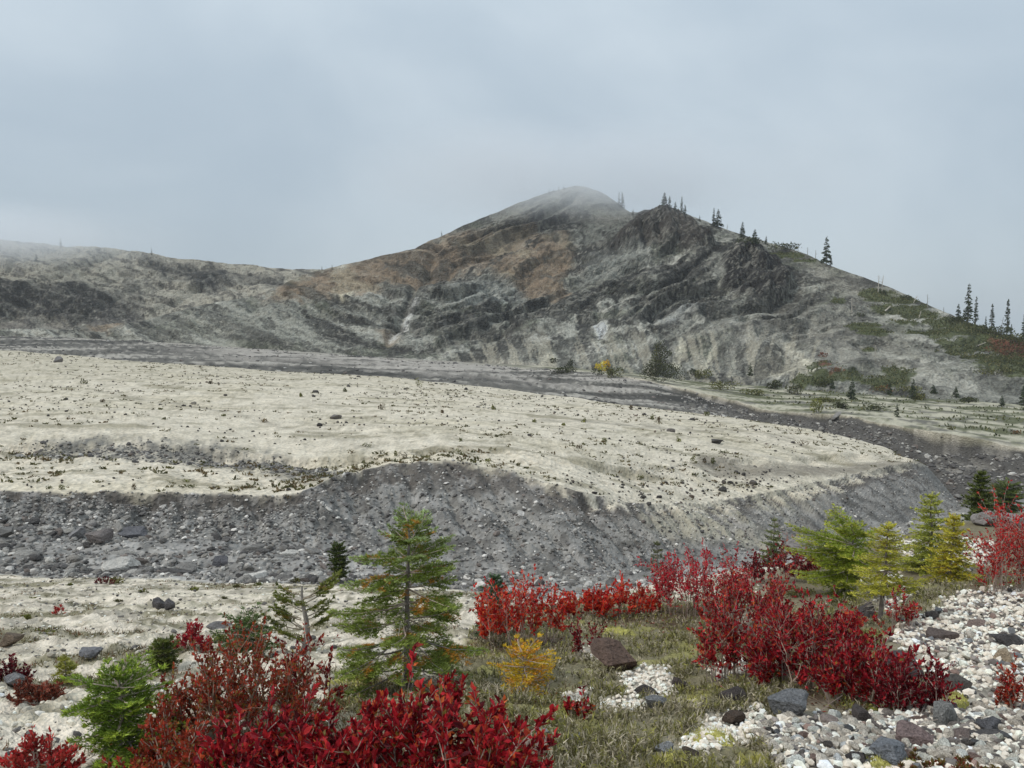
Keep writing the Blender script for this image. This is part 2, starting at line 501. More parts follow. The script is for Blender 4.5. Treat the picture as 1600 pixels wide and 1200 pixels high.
def mat_surface(name, scales=(3.0, 20.0), amt=0.35, bump=0.3, bump_dist=0.05, rough=0.95, attr=True, objcol=False, base=(0.3, 0.3, 0.3), spec=0.2, speck=0.0, speck_scale=30.0):
    m, nt, out = mat_new(name)
    N, L = nt.nodes.new, nt.links.new
    bs = N('ShaderNodeBsdfPrincipled')
    bs.inputs['Roughness'].default_value = rough
    bs.inputs['Specular IOR Level'].default_value = spec
    if attr:
        at = N('ShaderNodeAttribute')
        at.attribute_name = 'Col'
        c = at.outputs['Color']
    elif objcol:
        oi = N('ShaderNodeObjectInfo')
        c = oi.outputs['Color']
    else:
        rgb = N('ShaderNodeRGB')
        rgb.outputs[0].default_value = (*base, 1)
        c = rgb.outputs[0]
    if objcol and not attr:
        tc = N('ShaderNodeTexCoord')
        vec = tc.outputs['Object']
    else:
        geo = N('ShaderNodeNewGeometry')
        vec = geo.outputs['Position']
    hs = []
    for i, s in enumerate(scales):
        n = N('ShaderNodeTexNoise')
        n.inputs['Scale'].default_value = s
        n.inputs['Detail'].default_value = 4.0
        n.inputs['Roughness'].default_value = 0.6
        L(vec, n.inputs['Vector'])
        mr = N('ShaderNodeMapRange')
        mr.inputs['From Min'].default_value = 0.25
        mr.inputs['From Max'].default_value = 0.75
        mr.inputs['To Min'].default_value = 1 - amt
        mr.inputs['To Max'].default_value = 1 + amt
        L(n.outputs['Fac'], mr.inputs['Value'])
        vm = N('ShaderNodeVectorMath')
        vm.operation = 'SCALE'
        L(c, vm.inputs[0])
        L(mr.outputs[0], vm.inputs['Scale'])
        c = vm.outputs[0]
        hs.append(n.outputs['Fac'])
    if speck > 0:
        vo = N('ShaderNodeTexVoronoi')
        vo.inputs['Scale'].default_value = speck_scale
        L(vec, vo.inputs['Vector'])
        sp = N('ShaderNodeSeparateColor')
        L(vo.outputs['Color'], sp.inputs[0])
        mr = N('ShaderNodeMapRange')
        mr.inputs['To Min'].default_value = 1 - speck
        mr.inputs['To Max'].default_value = 1 + speck
        L(sp.outputs[0], mr.inputs['Value'])
        vm = N('ShaderNodeVectorMath')
        vm.operation = 'SCALE'
        L(c, vm.inputs[0])
        L(mr.outputs[0], vm.inputs['Scale'])
        c = vm.outputs[0]
        hs.append(vo.outputs['Distance'])
    L(c, bs.inputs['Base Color'])
    if bump > 0:
        nrm = None
        for h in hs[-2:]:
            bp = N('ShaderNodeBump')
            bp.inputs['Strength'].default_value = bump
            bp.inputs['Distance'].default_value = bump_dist
            L(h, bp.inputs['Height'])
            if nrm is not None:
                L(nrm, bp.inputs['Normal'])
            nrm = bp.outputs[0]
        L(nrm, bs.inputs['Normal'])
    L(bs.outputs[0], out.inputs['Surface'])
    return m


def mat_leaf(name, transl=0.3, amt=0.3, scale=25.0, rough=0.55, objcol=False):
    m, nt, out = mat_new(name)
    N, L = nt.nodes.new, nt.links.new
    if objcol:
        at = N('ShaderNodeObjectInfo')
    else:
        at = N('ShaderNodeAttribute')
        at.attribute_name = 'Col'
    geo = N('ShaderNodeNewGeometry')
    n = N('ShaderNodeTexNoise')
    n.inputs['Scale'].default_value = scale
    n.inputs['Detail'].default_value = 3.0
    L(geo.outputs['Position'], n.inputs['Vector'])
    mr = N('ShaderNodeMapRange')
    mr.inputs['From Min'].default_value = 0.25
    mr.inputs['From Max'].default_value = 0.75
    mr.inputs['To Min'].default_value = 1 - amt
    mr.inputs['To Max'].default_value = 1 + amt
    L(n.outputs['Fac'], mr.inputs['Value'])
    vm = N('ShaderNodeVectorMath')
    vm.operation = 'SCALE'
    L(at.outputs['Color'], vm.inputs[0])
    L(mr.outputs[0], vm.inputs['Scale'])
    bs = N('ShaderNodeBsdfPrincipled')
    bs.inputs['Roughness'].default_value = rough
    bs.inputs['Specular IOR Level'].default_value = 0.3
    L(vm.outputs[0], bs.inputs['Base Color'])
    tr = N('ShaderNodeBsdfTranslucent')
    L(vm.outputs[0], tr.inputs['Color'])
    mx = N('ShaderNodeMixShader')
    mx.inputs[0].default_value = transl
    L(bs.outputs[0], mx.inputs[1])
    L(tr.outputs[0], mx.inputs[2])
    L(mx.outputs[0], out.inputs['Surface'])
    return m


M_MOUNT = mat_surface('mountain_rock', (0.5, 2.2), 0.20, 0.8, 0.5, speck=0.10, speck_scale=1.8)
M_GROUND = mat_surface('pumice_ground', (3.0, 26.0), 0.16, 0.5, 0.03, speck=0.10, speck_scale=48)
M_TERR = mat_surface('terrace_ground', (0.8, 5.0), 0.15, 0.6, 0.12, speck=0.13, speck_scale=6.0)
M_ROCKV = mat_surface('loose_rock', (9.0, 45.0), 0.22, 0.4, 0.02)
M_ROCKO = mat_surface('weathered_rock', (1.6, 7.0), 0.28, 0.6, 0.12, attr=False, objcol=True)
M_BARK = mat_surface('grey_bark', (14.0, 60.0), 0.3, 0.5, 0.01)
M_LEAF = mat_leaf('shrub_leaf', 0.36, 0.28, 30)
M_LEAFO = mat_leaf('single_leaf', 0.36, 0.25, 40, objcol=True)
M_NEEDLE = mat_leaf('fir_needles', 0.18, 0.3, 18)
M_FAR = mat_leaf('far_foliage', 0.15, 0.35, 1.2, rough=0.8)
M_MOSS = mat_surface('moss', (25.0, 120.0), 0.35, 0.8, 0.02)

# ------------------------------------------------------------------ mesh helpers


def mesh_from(name, V, T=None, Q=None, C=None, mat=None, smooth=False, midx=None, mats=None):
    me = bpy.data.meshes.new(name)
    V = np.asarray(V, np.float32)
    parts, starts, n = [], [], 0
    if T is not None and len(T):
        T = np.asarray(T, np.int32)
        parts.append(T.ravel())
        starts.append(np.arange(len(T)) * 3)
        n += len(T) * 3
    if Q is not None and len(Q):
        Q = np.asarray(Q, np.int32)
        parts.append(Q.ravel())
        starts.append(n + np.arange(len(Q)) * 4)
    li = np.concatenate(parts)
    ls = np.concatenate(starts)
    me.vertices.add(len(V))
    me.vertices.foreach_set('co', V.ravel())
    me.loops.add(len(li))
    me.loops.foreach_set('vertex_index', li)
    me.polygons.add(len(ls))
    me.polygons.foreach_set('loop_start', ls.astype(np.int32))
    me.polygons.foreach_set('use_smooth', np.full(len(ls), smooth, dtype=bool))
    if midx is not None:
        me.polygons.foreach_set('material_index', np.asarray(midx, np.int32))
    if C is not None:
        at = me.color_attributes.new('Col', 'FLOAT_COLOR', 'POINT')
        c4 = np.ones((len(V), 4), np.float32)
        c4[:, :3] = C
        at.data.foreach_set('color', c4.ravel())
    for mm in (mats or ([mat] if mat else [])):
        me.materials.append(mm)
    me.update(calc_edges=True)
    return me


def link(name, me, parent=None, loc=None):
    o = bpy.data.objects.new(name, me)
    COL.objects.link(o)
    if parent is not None:
        o.parent = parent
    if loc is not None:
        o.location = loc
    return o


def tag(o, label=None, cat=None, group=None, kind=None):
    if label:
        o['label'] = label
    if cat:
        o['category'] = cat
    if group:
        o['group'] = group
    if kind:
        o['kind'] = kind
    return o


def empty(name, loc, label, cat, group=None, rz=0.0):
    o = bpy.data.objects.new(name, None)
    COL.objects.link(o)
    o.location = loc
    o.rotation_euler = (0, 0, rz)
    o.empty_display_size = 0.1
    return tag(o, label, cat, group)


class MB:
    def __init__(self):
        self.V, self.T, self.C, self.M, self.n = [], [], [], [], 0

    def add(self, V, T, C, mi=0):
        V = np.asarray(V, float).reshape(-1, 3)
        T = np.asarray(T, int).reshape(-1, 3)
        C = np.asarray(C, float)
        if C.ndim == 1:
            C = np.broadcast_to(C, (len(V), 3))
        self.V.append(V)
        self.T.append(T + self.n)
        self.C.append(C)
        self.M.append(np.full(len(T), mi))
        self.n += len(V)

    def mesh(self, name, mats, smooth=False):
        return mesh_from(name, np.concatenate(self.V), T=np.concatenate(self.T), C=np.concatenate(self.C), mats=mats,
                         midx=np.concatenate(self.M), smooth=smooth)

    def build(self, name, mats, parent=None, smooth=False, loc=None):
        if not self.V:
            return None
        return link(name, self.mesh(name, mats, smooth), parent, loc)


def tube(mb, pts, rad, col, sides=5, mi=0):
    P = np.asarray(pts, float)
    R = np.broadcast_to(np.asarray(rad, float), (len(P),))
    t = np.gradient(P, axis=0)
    t /= np.linalg.norm(t, axis=1)[:, None] + 1e-9
    ref = np.array([0.31, 0.17, 0.93]) if abs(t[0] @ np.array([0.31, 0.17, 0.93])) < 0.9 else np.array([1.0, 0, 0])
    a = np.cross(t, ref)
    a /= np.linalg.norm(a, axis=1)[:, None] + 1e-9
    b = np.cross(t, a)
    ang = np.arange(sides) * 2 * math.pi / sides
    V = P[:, None, :] + R[:, None, None] * (np.cos(ang)[None, :, None] * a[:, None, :] + np.sin(ang)[None, :, None] * b[:, None, :])
    n = len(P)
    i = np.arange(n - 1)[:, None] * sides
    k = np.arange(sides)[None, :]
    k2 = (k + 1) % sides
    T = np.concatenate([np.stack([i + k, i + k2, i + sides + k], -1).reshape(-1, 3), np.stack([i + k2, i + sides + k2, i + sides + k], -1).reshape(-1, 3)])
    mb.add(V.reshape(-1, 3), T, col, mi)


def norm(a):
    return a / (np.linalg.norm(a, axis=-1, keepdims=True) + 1e-9)


def leaves(mb, P, D, Ln, Wd, C, fold=0.25, mi=0, r=rng):
    """folded pointed leaves: 4 corners, 2 triangles each"""
    P = np.asarray(P, float)
    n = len(P)
    if n == 0:
        return
    D = norm(np.asarray(D, float))
    S = norm(np.cross(D, r.normal(size=(n, 3))))
    U = np.cross(S, D)
    Ln = np.broadcast_to(Ln, (n,))[:, None]
    Wd = np.broadcast_to(Wd, (n,))[:, None]
    mid = P + D * Ln * 0.45
    V = np.stack([P, mid + S * Wd * 0.5 + U * Wd * fold, P + D * Ln, mid - S * Wd * 0.5 + U * Wd * fold], 1).reshape(-1, 3)
    i = np.arange(n)[:, None] * 4
    T = np.concatenate([i + np.array([[0, 2, 1]]), i + np.array([[0, 3, 2]])])
    mb.add(V, T, np.repeat(np.broadcast_to(C, (n, 3)), 4, 0), mi)


def needles(mb, P, D, Ln, Wd, C, mi=0, r=rng):
    P = np.asarray(P, float)
    n = len(P)
    if n == 0:
        return
    D = norm(np.asarray(D, float))
    S = norm(np.cross(D, r.normal(size=(n, 3))))
    Ln = np.broadcast_to(Ln, (n,))[:, None]
    Wd = np.broadcast_to(Wd, (n,))[:, None]
    V = np.stack([P - S * Wd * 0.5, P + S * Wd * 0.5, P + D * Ln], 1).reshape(-1, 3)
    mb.add(V, np.arange(3 * n).reshape(-1, 3), np.repeat(np.broadcast_to(C, (n, 3)), 3, 0), mi)


# ------------------------------------------------------------------ terrain meshes
C_PALE = alb(206, 198, 181)
C_PALE2 = alb(206, 201, 186)
C_GRAV = alb(130, 129, 126)
C_GRAVD = alb(98, 97, 94)
C_SOIL = alb(92, 87, 82)


def mixc(c, w, col):
    return c + (np.asarray(col)[None, :] - c) * np.clip(w, 0, 1)[:, None]


def colour_mid(X, Y, Z, S):
    u, v = project(X, Y, Z)
    n1 = fbm(X * 0.5, Y * 0.7, octv=4)
    n2 = fbm(X * 0.11 + 30, Y * 0.18, octv=4)
    n3 = fbm(X * 3.0, Y * 3.0 + 9, octv=3)
    sk = X + 0.35 * Y
    rill = ridged(sk * 0.55, Y * 0.12, octv=4, gain=0.6)
    C = np.tile(C_PALE, (len(X), 1))
    C = mixc(C, sstep(0.0, 0.5, n2) * 0.35, alb(192, 183, 158))
    n5 = fbm(X * 1.6 + 3, Y * 2.2, octv=3, gain=0.65)
    C = mixc(C, sstep(0.15, 0.5, n5) * 0.35, alb(140, 134, 116))
    C = mixc(C, sstep(0.15, 0.5, -n5) * 0.35, alb(212, 207, 192))
    C = mixc(C, sstep(0.1, 0.6, n1) * 0.4, alb(160, 155, 138))
    # brown films of moss and grit on the terrace
    C = mixc(C, sstep(0.25, 0.5, fbm(X * 0.16, Y * 0.5 + 50, octv=5, gain=0.6)) * (S > 8.3) * 0.65, alb(128, 122, 100))
    C = mixc(C, sstep(620, 560, v) * 0.35 * (S < 12), alb(158, 152, 132))
    # second step of the terrace: grey gravel sliding over the pale crust
    g2 = pm(u + 22 * n1, v + 10 * n3 + 7 * n1, [(40, 690), (120, 684), (230, 686), (350, 698), (450, 715), (510, 722), (545, 742), (500, 752), (440, 744), (350, 726), (250, 712), (120, 704), (40, 704)], 9)
    g2 = g2 * (0.35 + 0.65 * sstep(-0.35, 0.1, fbm(X * 1.3, Y * 1.3, octv=4, gain=0.7)))
    C = mixc(C, g2 * 0.95, alb(112, 111, 107))
    g3 = pm(u + 14 * n1, v + 6 * n3, [(1090, 708), (1200, 726), (1300, 722), (1430, 716), (1440, 722), (1330, 742), (1230, 748), (1150, 742), (1080, 728)], 6)
    C = mixc(C, g3 * 0.75, alb(118, 112, 102))
    # bank face
    kd = np.interp(u, [860, 1000, 1250, 1400], [0, 1, 1, 0.35])
    f = sstep(8.03, 7.96, S + 0.05 * n1 + 0.03 * n3 + kd * np.clip(0.62 * (0.62 - rill) + 0.25 * n1, -0.02, 0.5)) * sstep(4.95, 5.2, S + 0.05 * n1)
    face = mixc(np.tile(C_GRAV, (len(X), 1)), sstep(-0.1, 0.5, n1), C_GRAVD)
    face = mixc(face, sstep(0.58, 0.70, rill) * 0.55, alb(152, 149, 143))
    face = mixc(face, sstep(7.70, 7.85, S + 0.10 * n1) * 0.85, C_SOIL)
    face = mixc(face, sstep(7.3, 6.9, S + 0.15 * n1) * 0.45, alb(150, 148, 145))
    palew = sstep(930, 1100, u) * sstep(0.62, 0.42, rill + 0.1 * n1) * sstep(7.2, 7.75, S) * sstep(1330, 1200, u)
    face = mixc(face, palew * 0.9, alb(172, 167, 150))
    sand = sstep(0.15, 0.45, fbm(X * 0.45 + 5, Y * 0.9, octv=3)) * sstep(7.0, 6.6, S)
    face = mixc(face, sand * 0.8, alb(172, 170, 166))
    fn = fbm(X * 1.4, Y * 1.4 + 7, octv=4, gain=0.7)
    face = mixc(face, sstep(0.1, 0.45, fn) * 0.6, alb(84, 82, 80))
    face = mixc(face, sstep(0.1, 0.45, -fn) * 0.5, alb(162, 160, 157))
    C = C * (1 - f[:, None]) + face * f[:, None]
    pb = pm(u + 10 * n1, v + 5 * n3, [(1000, 800), (1100, 812), (1230, 850), (1250, 870), (1150, 850), (1040, 825)], 10)
    C = mixc(C, pb * 0.7, alb(172, 167, 150))
    # the terrace ends in a grey tip
    C = mixc(C, sstep(1424, 1440, u) * (S > 7.8) * (S < 12.3) * sstep(-8.9, -9.6, Z), C_GRAV * 0.9)
    # shallow rill across the terrace
    gl = seg_line(u, v + 3 * n1, [(150, 612), (260, 628), (380, 650), (470, 672), (540, 690), (600, 712)])
    C = mixc(C, sstep(5, 1, gl) * 0.4 * sstep(-0.5, 0.3, n1), alb(125, 120, 108))
    gl = seg_line(u, v + 3 * n1, [(840, 655), (1000, 668), (1150, 672), (1240, 690)])
    C = mixc(C, sstep(4, 1, gl) * 0.5 * sstep(-0.4, 0.2, n1), alb(122, 117, 106))
    fl_ = np.abs(fbm(X * 0.05 + 0.03 * Y, Y * 0.20 + 11, octv=4, gain=0.55))
    C = mixc(C, sstep(0.05, 0.0, fl_) * sstep(-0.2, 0.3, n2) * (S > 8.5) * 0.55, alb(132, 127, 110))
    sp_ = fbm(X * 2.6, Y * 1.3 + 20, octv=3, gain=0.7)
    C = mixc(C, sstep(0.28, 0.5, sp_) * (S > 8.2) * sstep(-0.3, 0.4, n2 + 0.15 * (S - 10)) * 0.45, alb(112, 106, 86))
    # far stream bed: dark grit with pale streaks
    ch = sstep(12.0, 12.12, S + 0.12 * n2) * sstep(15.0, 14.99, S)
    st = fbm(X * 0.022 + 3, Y * 0.22 - X * 0.045, octv=5, gain=0.65)
    bed = mixc(np.tile(alb(98, 96, 91), (len(X), 1)), sstep(0.0, 0.35, st), alb(62, 61, 58))
    bed = mixc(bed, sstep(-0.12, -0.4, st), alb(165, 161, 153))
    far = sstep(13.25, 13.7, S + 0.25 * n2) * sstep(1050, 900, u)
    bed = mixc(bed, far * sstep(-0.35, 0.1, fbm(X * 0.03, Y * 0.2, octv=3)) * sstep(180, 420, u) * 0.85, alb(170, 165, 158))
    wl = sstep(14.0, 14.15, S) * sstep(1080, 1180, u)
    wr = ridged(X * 0.16 + 0.06 * Y, Y * 0.05, octv=5, gain=0.62)
    wallc = mixc(np.tile(alb(88, 86, 83), (len(X), 1)), sstep(0.6, 0.72, wr), alb(124, 121, 115))
    wallc = mixc(wallc, sstep(-0.1, 0.4, fbm(X * .4, Y * .3, octv=4, gain=.65)) * .8, alb(78, 76, 74))
    bed = bed * (1 - wl[:, None]) + wallc * wl[:, None]
    C = C * (1 - ch[:, None]) + bed * ch[:, None]
    # vegetated flat below the mountain
    fl = sstep(14.97, 15.05, S)
    n4 = fbm(X * 0.10, Y * 0.30 + 3, octv=5, gain=0.6)
    flat = mixc(np.tile(alb(178, 174, 156), (len(X), 1)), sstep(-0.15, 0.25, n4 + 0.25 * (S - 15.3)), alb(92, 95, 70))
    flat = mixc(flat, sstep(0.1, 0.5, fbm(X * 0.14 + 9, Y * 0.4, octv=4)), alb(110, 108, 100))
    flat = mixc(flat, sstep(900, 700, u), alb(150, 146, 138))
    C = C * (1 - fl[:, None]) + flat * fl[:, None]
    return C


POLY_ORANGE = [(408, 466), (450, 440), (520, 420), (600, 398), (650, 380), (705, 362), (760, 352), (830, 342), (850, 380), (870, 440), (880, 468), (830, 470), (790, 440), (760, 420), (700, 428), (660, 450), (610, 442), (560, 462), (500, 462), (440, 470)]
VEG_SLOPE = [(1310, 470, 12, 5), (1372, 460, 30, 9), (1400, 470, 40, 7), (1420, 484, 30, 6), (1395, 484, 35, 5), (1350, 510, 24, 8), (1365, 522, 26, 7), (1462, 520, 30, 8), (1493, 523, 32, 10), (1465, 530, 22, 6), (1500, 545, 26, 9), (1475, 543, 16, 6), (1522, 562, 24, 7), (1557, 577, 44, 12), (1590, 590, 30, 9), (1440, 492, 30, 5), (1480, 505, 44, 7), (1520, 515, 40, 9), (1560, 535, 60, 14), (1600, 530, 60, 20), (1600, 560, 50, 12), (1360, 547, 14, 6), (1410, 505, 24, 5), (1540, 525, 40, 10), (1280, 575, 18, 6), (1290, 592, 26, 8), (1275, 598, 18, 6), (1310, 588, 14, 6), (1380, 600, 40, 8), (1405, 590, 30, 8), (1430, 520, 20, 4), (1330, 592, 20, 10), (1255, 600, 20, 7), (1390, 580, 16, 6), (1590, 545, 40, 12), (1225, 398, 22, 5), (1260, 408, 16, 4), (1240, 400, 14, 4)]


def veg_mask(u, v):
    w = np.zeros(u.shape)
    du = 10 * fbm(u * 0.05, v * 0.12, octv=3)
    dv = 4 * fbm(u * 0.05 + 9, v * 0.12, octv=3)
    for (cu, cv, ru, rv) in VEG_SLOPE:
        e = ((u + du - cu) / ru) ** 2 + ((v + dv - cv) / rv) ** 2
        w = np.maximum(w, sstep(1.25, 0.7, e))
    return w


def colour_mountain(X, Y, Z, S):
    u, v = project(X, Y, Z)
    nA = fbm(u * 0.012, v * 0.03, octv=5, gain=0.55)
    nB = fbm(u * 0.05 + 8, v * 0.09, octv=4, gain=0.6)
    nC = fbm(X * 0.35, Z * 0.6, Y * 0.2, octv=3, gain=0.6)
    uu = u + 12 * nB
    vv = v + 7 * nB + 4 * nC
    p = np.interp((uu - 800) / 5.85, _TX, _FC) * 5.85 - 0.3 * vv
    q = vv * 0.93 + np.interp((uu - 800) / 5.85, _TX, _FS) * 5.85
    stra = fbm(p * 0.006, q * 0.045, octv=5, gain=0.6)
    nD = fbm(p * 0.014, q * 0.13, octv=4, gain=0.6)
    nE = fbm(u * 0.16, v * 0.22 + 4, octv=3, gain=0.7)
    C = np.tile(alb(122, 123, 115), (len(X), 1))
    stra = stra + 0.10 * nE
    C = mixc(C, sstep(0.08, 0.20, stra) * 0.85, alb(84, 83, 78))
    C = mixc(C, sstep(0.36, 0.44, stra) * 0.7, alb(66, 65, 62))
    C = mixc(C, sstep(-0.14, -0.24, stra) * 0.8, alb(142, 142, 134))
    C = mixc(C, sstep(-0.36, -0.46, stra) * 0.7, alb(162, 161, 152))
    C = mixc(C, sstep(0.15, 0.5, nA) * 0.6, alb(100, 105, 88))
    C = mixc(C, sstep(0.3, 0.42, nB) * 0.5, alb(76, 75, 71))
    # brown oxidised band
    o = pm(uu, vv, POLY_ORANGE, 10)
    oc = mixc(np.tile(alb(136, 117, 96), (len(X), 1)), sstep(-0.1, 0.5, nB), alb(114, 99, 82))
    oc = mixc(oc, sstep(0.05, 0.45, stra) * 0.8, alb(92, 86, 76))
    oc = mixc(oc, sstep(0.1, 0.5, -nA) * 0.6, alb(148, 138, 116))
    o2 = np.clip(o + pm(uu, vv, [(590, 515), (625, 500), (622, 530), (600, 540)], 8) * 0.8 + pm(uu, vv, [(130, 505), (190, 505), (205, 520), (140, 524)], 5) * .8 + pm(uu, vv, [(820, 380), (890, 370), (900, 400), (880, 440), (890, 465), (825, 465)], 9), 0, 1)
    C = C * (1 - 0.85 * o2[:, None]) + oc * 0.85 * o2[:, None]
    # pale ash on the summit
    pk = pm(uu, v + 4 * nB, [(740, 360), (800, 318), (900, 284), (945, 295), (990, 340), (960, 352), (930, 350), (860, 338), (800, 345)], 9)
    C = mixc(C, pk * 0.7, alb(140, 138, 128))
    C = mixc(C, pm(uu, vv, [(880, 330), (915, 326), (930, 340), (960, 345), (900, 352), (870, 345)], 5) * 0.5, alb(100, 100, 96))
    # long dark lava layers
    for pts, w in (([(1000, 425), (930, 455), (860, 490), (800, 505)], 9), ([(1140, 445), (1080, 470), (1010, 500), (960, 505), (900, 490)], 7),
                   ([(1060, 415), (1000, 422), (950, 440), (905, 470)], 8), ([(920, 480), (915, 510), (905, 540)], 10), ([(830, 475), (770, 478), (720, 470)], 7),
                   ([(800, 350), (860, 345), (910, 358)], 5), ([(700, 445), (760, 420), (800, 395)], 4), ([(820, 383), (850, 372)], 5),
                   ([(480, 490), (520, 510), (560, 530)], 6), ([(1020, 380), (1120, 390), (1135, 400)], 8), ([(1060, 500), (1000, 520), (930, 525)], 5),
                   ([(640, 470), (680, 452), (720, 440)], 4), ([(1250, 520), (1320, 522), (1340, 525)], 4), ([(1235, 428), (1270, 432)], 6),
                   ([(900, 400), (960, 380), (1000, 360)], 6), ([(760, 505), (700, 500), (650, 520)], 5), ([(1110, 440), (1050, 455), (990, 470)], 6),
                   ([(990, 445), (930, 470), (870, 500)], 5), ([(1120, 470), (1060, 490), (1020, 512)], 6)):
        d = seg_line(uu + 5 * nC, vv + 3 * nC, pts)
        C = mixc(C, sstep(w * 1.15, w * 0.75, d + 3 * nE) * 0.78, alb(66, 65, 62))
    c1 = pm(u + 5 * nB, v + 4 * nB, CRAG1, 3)
    C = mixc(C, c1 * 0.92, alb(84, 78, 73))
    c2 = pm(u + 5 * nB, v + 4 * nB, CRAG2, 2.5)
    C = mixc(C, c2 * 0.97, alb(60, 57, 56))
    # pale grey-blue scree faces
    for pts, sft, col, w in (
            ([(700, 445), (790, 435), (840, 465), (780, 472), (700, 468)], 9, (148, 152, 147), 0.7),
            ([(920, 395), (1000, 378), (1020, 385), (950, 430), (905, 440)], 9, (128, 131, 126), 0.6),
            ([(1030, 480), (1085, 468), (1100, 480), (1050, 505), (1020, 505)], 7, (150, 152, 148), 0.7),
            ([(925, 500), (950, 500), (948, 530), (935, 527)], 3, (190, 190, 182), 0.9),
            ([(640, 470), (655, 468), (618, 525), (606, 530)], 3, (176, 176, 172), 0.9),
            ([(530, 462), (555, 455), (548, 465), (532, 470)], 2, (178, 172, 152), 0.8),
            ([(1045, 570), (1066, 528), (1072, 545), (1060, 572)], 3, (180, 176, 158), 0.9),
            ([(1085, 580), (1120, 540), (1108, 575), (1100, 585)], 4, (178, 174, 156), 0.8),
            ([(1130, 590), (1150, 555), (1140, 590)], 3, (178, 174, 156), 0.8),
            ([(1205, 530), (1225, 540), (1275, 575), (1270, 592), (1160, 592), (1190, 560)], 7, (166, 161, 143), 0.75),
            ([(1222, 532), (1235, 530), (1275, 585), (1266, 588)], 3, (196, 192, 172), 0.8),
            ([(840, 575), (860, 545), (870, 560), (858, 580)], 3, (172, 168, 150), 0.7),
            ([(820, 530), (840, 520), (860, 525), (845, 535)], 4, (172, 172, 166), 0.7),
            ([(700, 568), (780, 560), (860, 572), (860, 582), (720, 575)], 4, (160, 154, 140), 0.7),
            ([(1190, 480), (1290, 470), (1400, 520), (1480, 590), (1560, 615), (1400, 612), (1300, 560)], 30, (148, 145, 134), 0.45),
            ([(1240, 400), (1320, 425), (1420, 470), (1380, 480), (1290, 450)], 14, (135, 131, 120), 0.6),
            ([(1100, 520), (1200, 480), (1330, 540), (1340, 580), (1120, 560)], 20, (138, 136, 128), 0.5),
            ([(200, 525), (300, 490), (400, 478), (470, 500), (520, 540), (330, 540)], 14, (138, 139, 130), 0.55),
            ([(760, 372), (800, 350), (830, 362), (790, 385)], 6, (140, 133, 115), 0.5)):
        C = mixc(C, pm(u + 4 * nB + 2 * nE, v + 3 * nB + 2 * nE, pts, sft) * min(1, w * 1.1) * (1 - 0.4 * sstep(0.0, 0.5, stra)), alb(*col))
    ctr = np.maximum(C.mean(1), 1e-3) / 0.155
    C = C * 0.90 * np.clip(ctr ** 0.65, 0.45, 1.5)[:, None]
    # left cliff
    lf = (S > 20.0) * (u < 620)
    if lf.any():
        L = np.tile(alb(166, 161, 147), (len(X), 1))
        rl = fbm((uu - 0.6 * vv) * 0.03, vv * 0.012, octv=5, gain=0.62)
        bd = pm(u + 16 * nB, v + 10 * nB, [(-300, 440), (0, 445), (60, 455), (100, 445), (150, 452), (215, 480), (225, 498), (170, 512), (100, 498), (40, 495), (-300, 495)], 6)
        bd2 = pm(u + 16 * nB, v + 9 * nB, [(205, 397), (260, 408), (330, 417), (450, 432), (440, 452), (380, 450), (300, 446), (240, 430)], 6)
        L = mixc(L, sstep(0.06, 0.18, rl + 0.06 * nE) * sstep(395, 420, v) * 0.6, alb(98, 96, 91))
        L = mixc(L, sstep(0.2, 0.3, nD) * 0.3 * sstep(395, 420, v), alb(96, 93, 88))
        L = mixc(L, bd * (0.82 + 0.18 * sstep(-0.2, 0.1, nA + nB)) * 0.97, alb(60, 59, 58))
        L = mixc(L, bd2 * (0.55 + 0.45 * sstep(-0.25, 0.1, rl)) * 0.97, alb(60, 60, 59))
        L = mixc(L, sstep(492, 510, v + 6 * nB) * 0.75, alb(106, 102, 98))
        C = np.where(lf[:, None], L, C)
    wo = 1 - 0.5 * o2
    C = np.minimum(C, 0.62)
    # outcropping beds are bare dark rock, the ledges between them hold paler scree
    _, _, _, _, qb, bm = strata(X, Y, Z, u)
    f1, f2 = bed_phase(qb, 7.0, 0.2), bed_phase(qb, 2.7, 0.6)
    bm = bm * np.interp(v, [300, 350], [0.2, 1.0]) * (S < 19.2) * (S > 16.1)
    C = mixc(C, bm * wo * sstep(0.60, 0.68, f1) * sstep(0.97, 0.90, f1) * sstep(-0.45, 0.05, nB) * 0.75, alb(62, 62, 60))
    C = mixc(C, bm * wo * sstep(0.60, 0.68, f2) * sstep(0.97, 0.88, f2) * sstep(-0.2, 0.25, nD) * 0.65, alb(68, 68, 66))
    C = mixc(C, bm * sstep(0.03, 0.12, f1) * sstep(0.45, 0.2, f1) * sstep(-0.1, 0.3, -nB) * 0.35, alb(160, 158, 150))
    # broken rock: dark and light chips and thin beds
    w = np.interp(v, [300, 360], [0.35, 1.0]) * np.interp(u, [1250, 1400], [0.9, 0.55]) * wo * (1 - 0.6 * pm(uu, vv, [(1095, 485), (1160, 475), (1235, 468), (1340, 520), (1300, 540), (1210, 525), (1110, 515)], 12))
    C = mixc(C, sstep(0.24, 0.32, nD + 0.06 * nE) * 0.62 * w, alb(62, 61, 58))
    C = mixc(C, sstep(0.26, 0.34, -nD + 0.06 * nE) * 0.42 * w, alb(166, 164, 153))
    for k_, (sp, sq) in enumerate(((0.007, 0.035), (0.012, 0.06))):
        ln_ = np.abs(fbm(p * sp + 13 * k_, q * sq + 5, octv=4, gain=0.55) + 0.03 * nE)
        C = mixc(C, sstep(0.030, 0.012, ln_) * sstep(-0.2, 0.1, nA + 0.3 * nB) * 0.75 * w, alb(56, 55, 53))
    ln_ = np.abs(fbm(p * 0.009 + 41, q * 0.05 + 15, octv=4, gain=0.55) + 0.03 * nE)
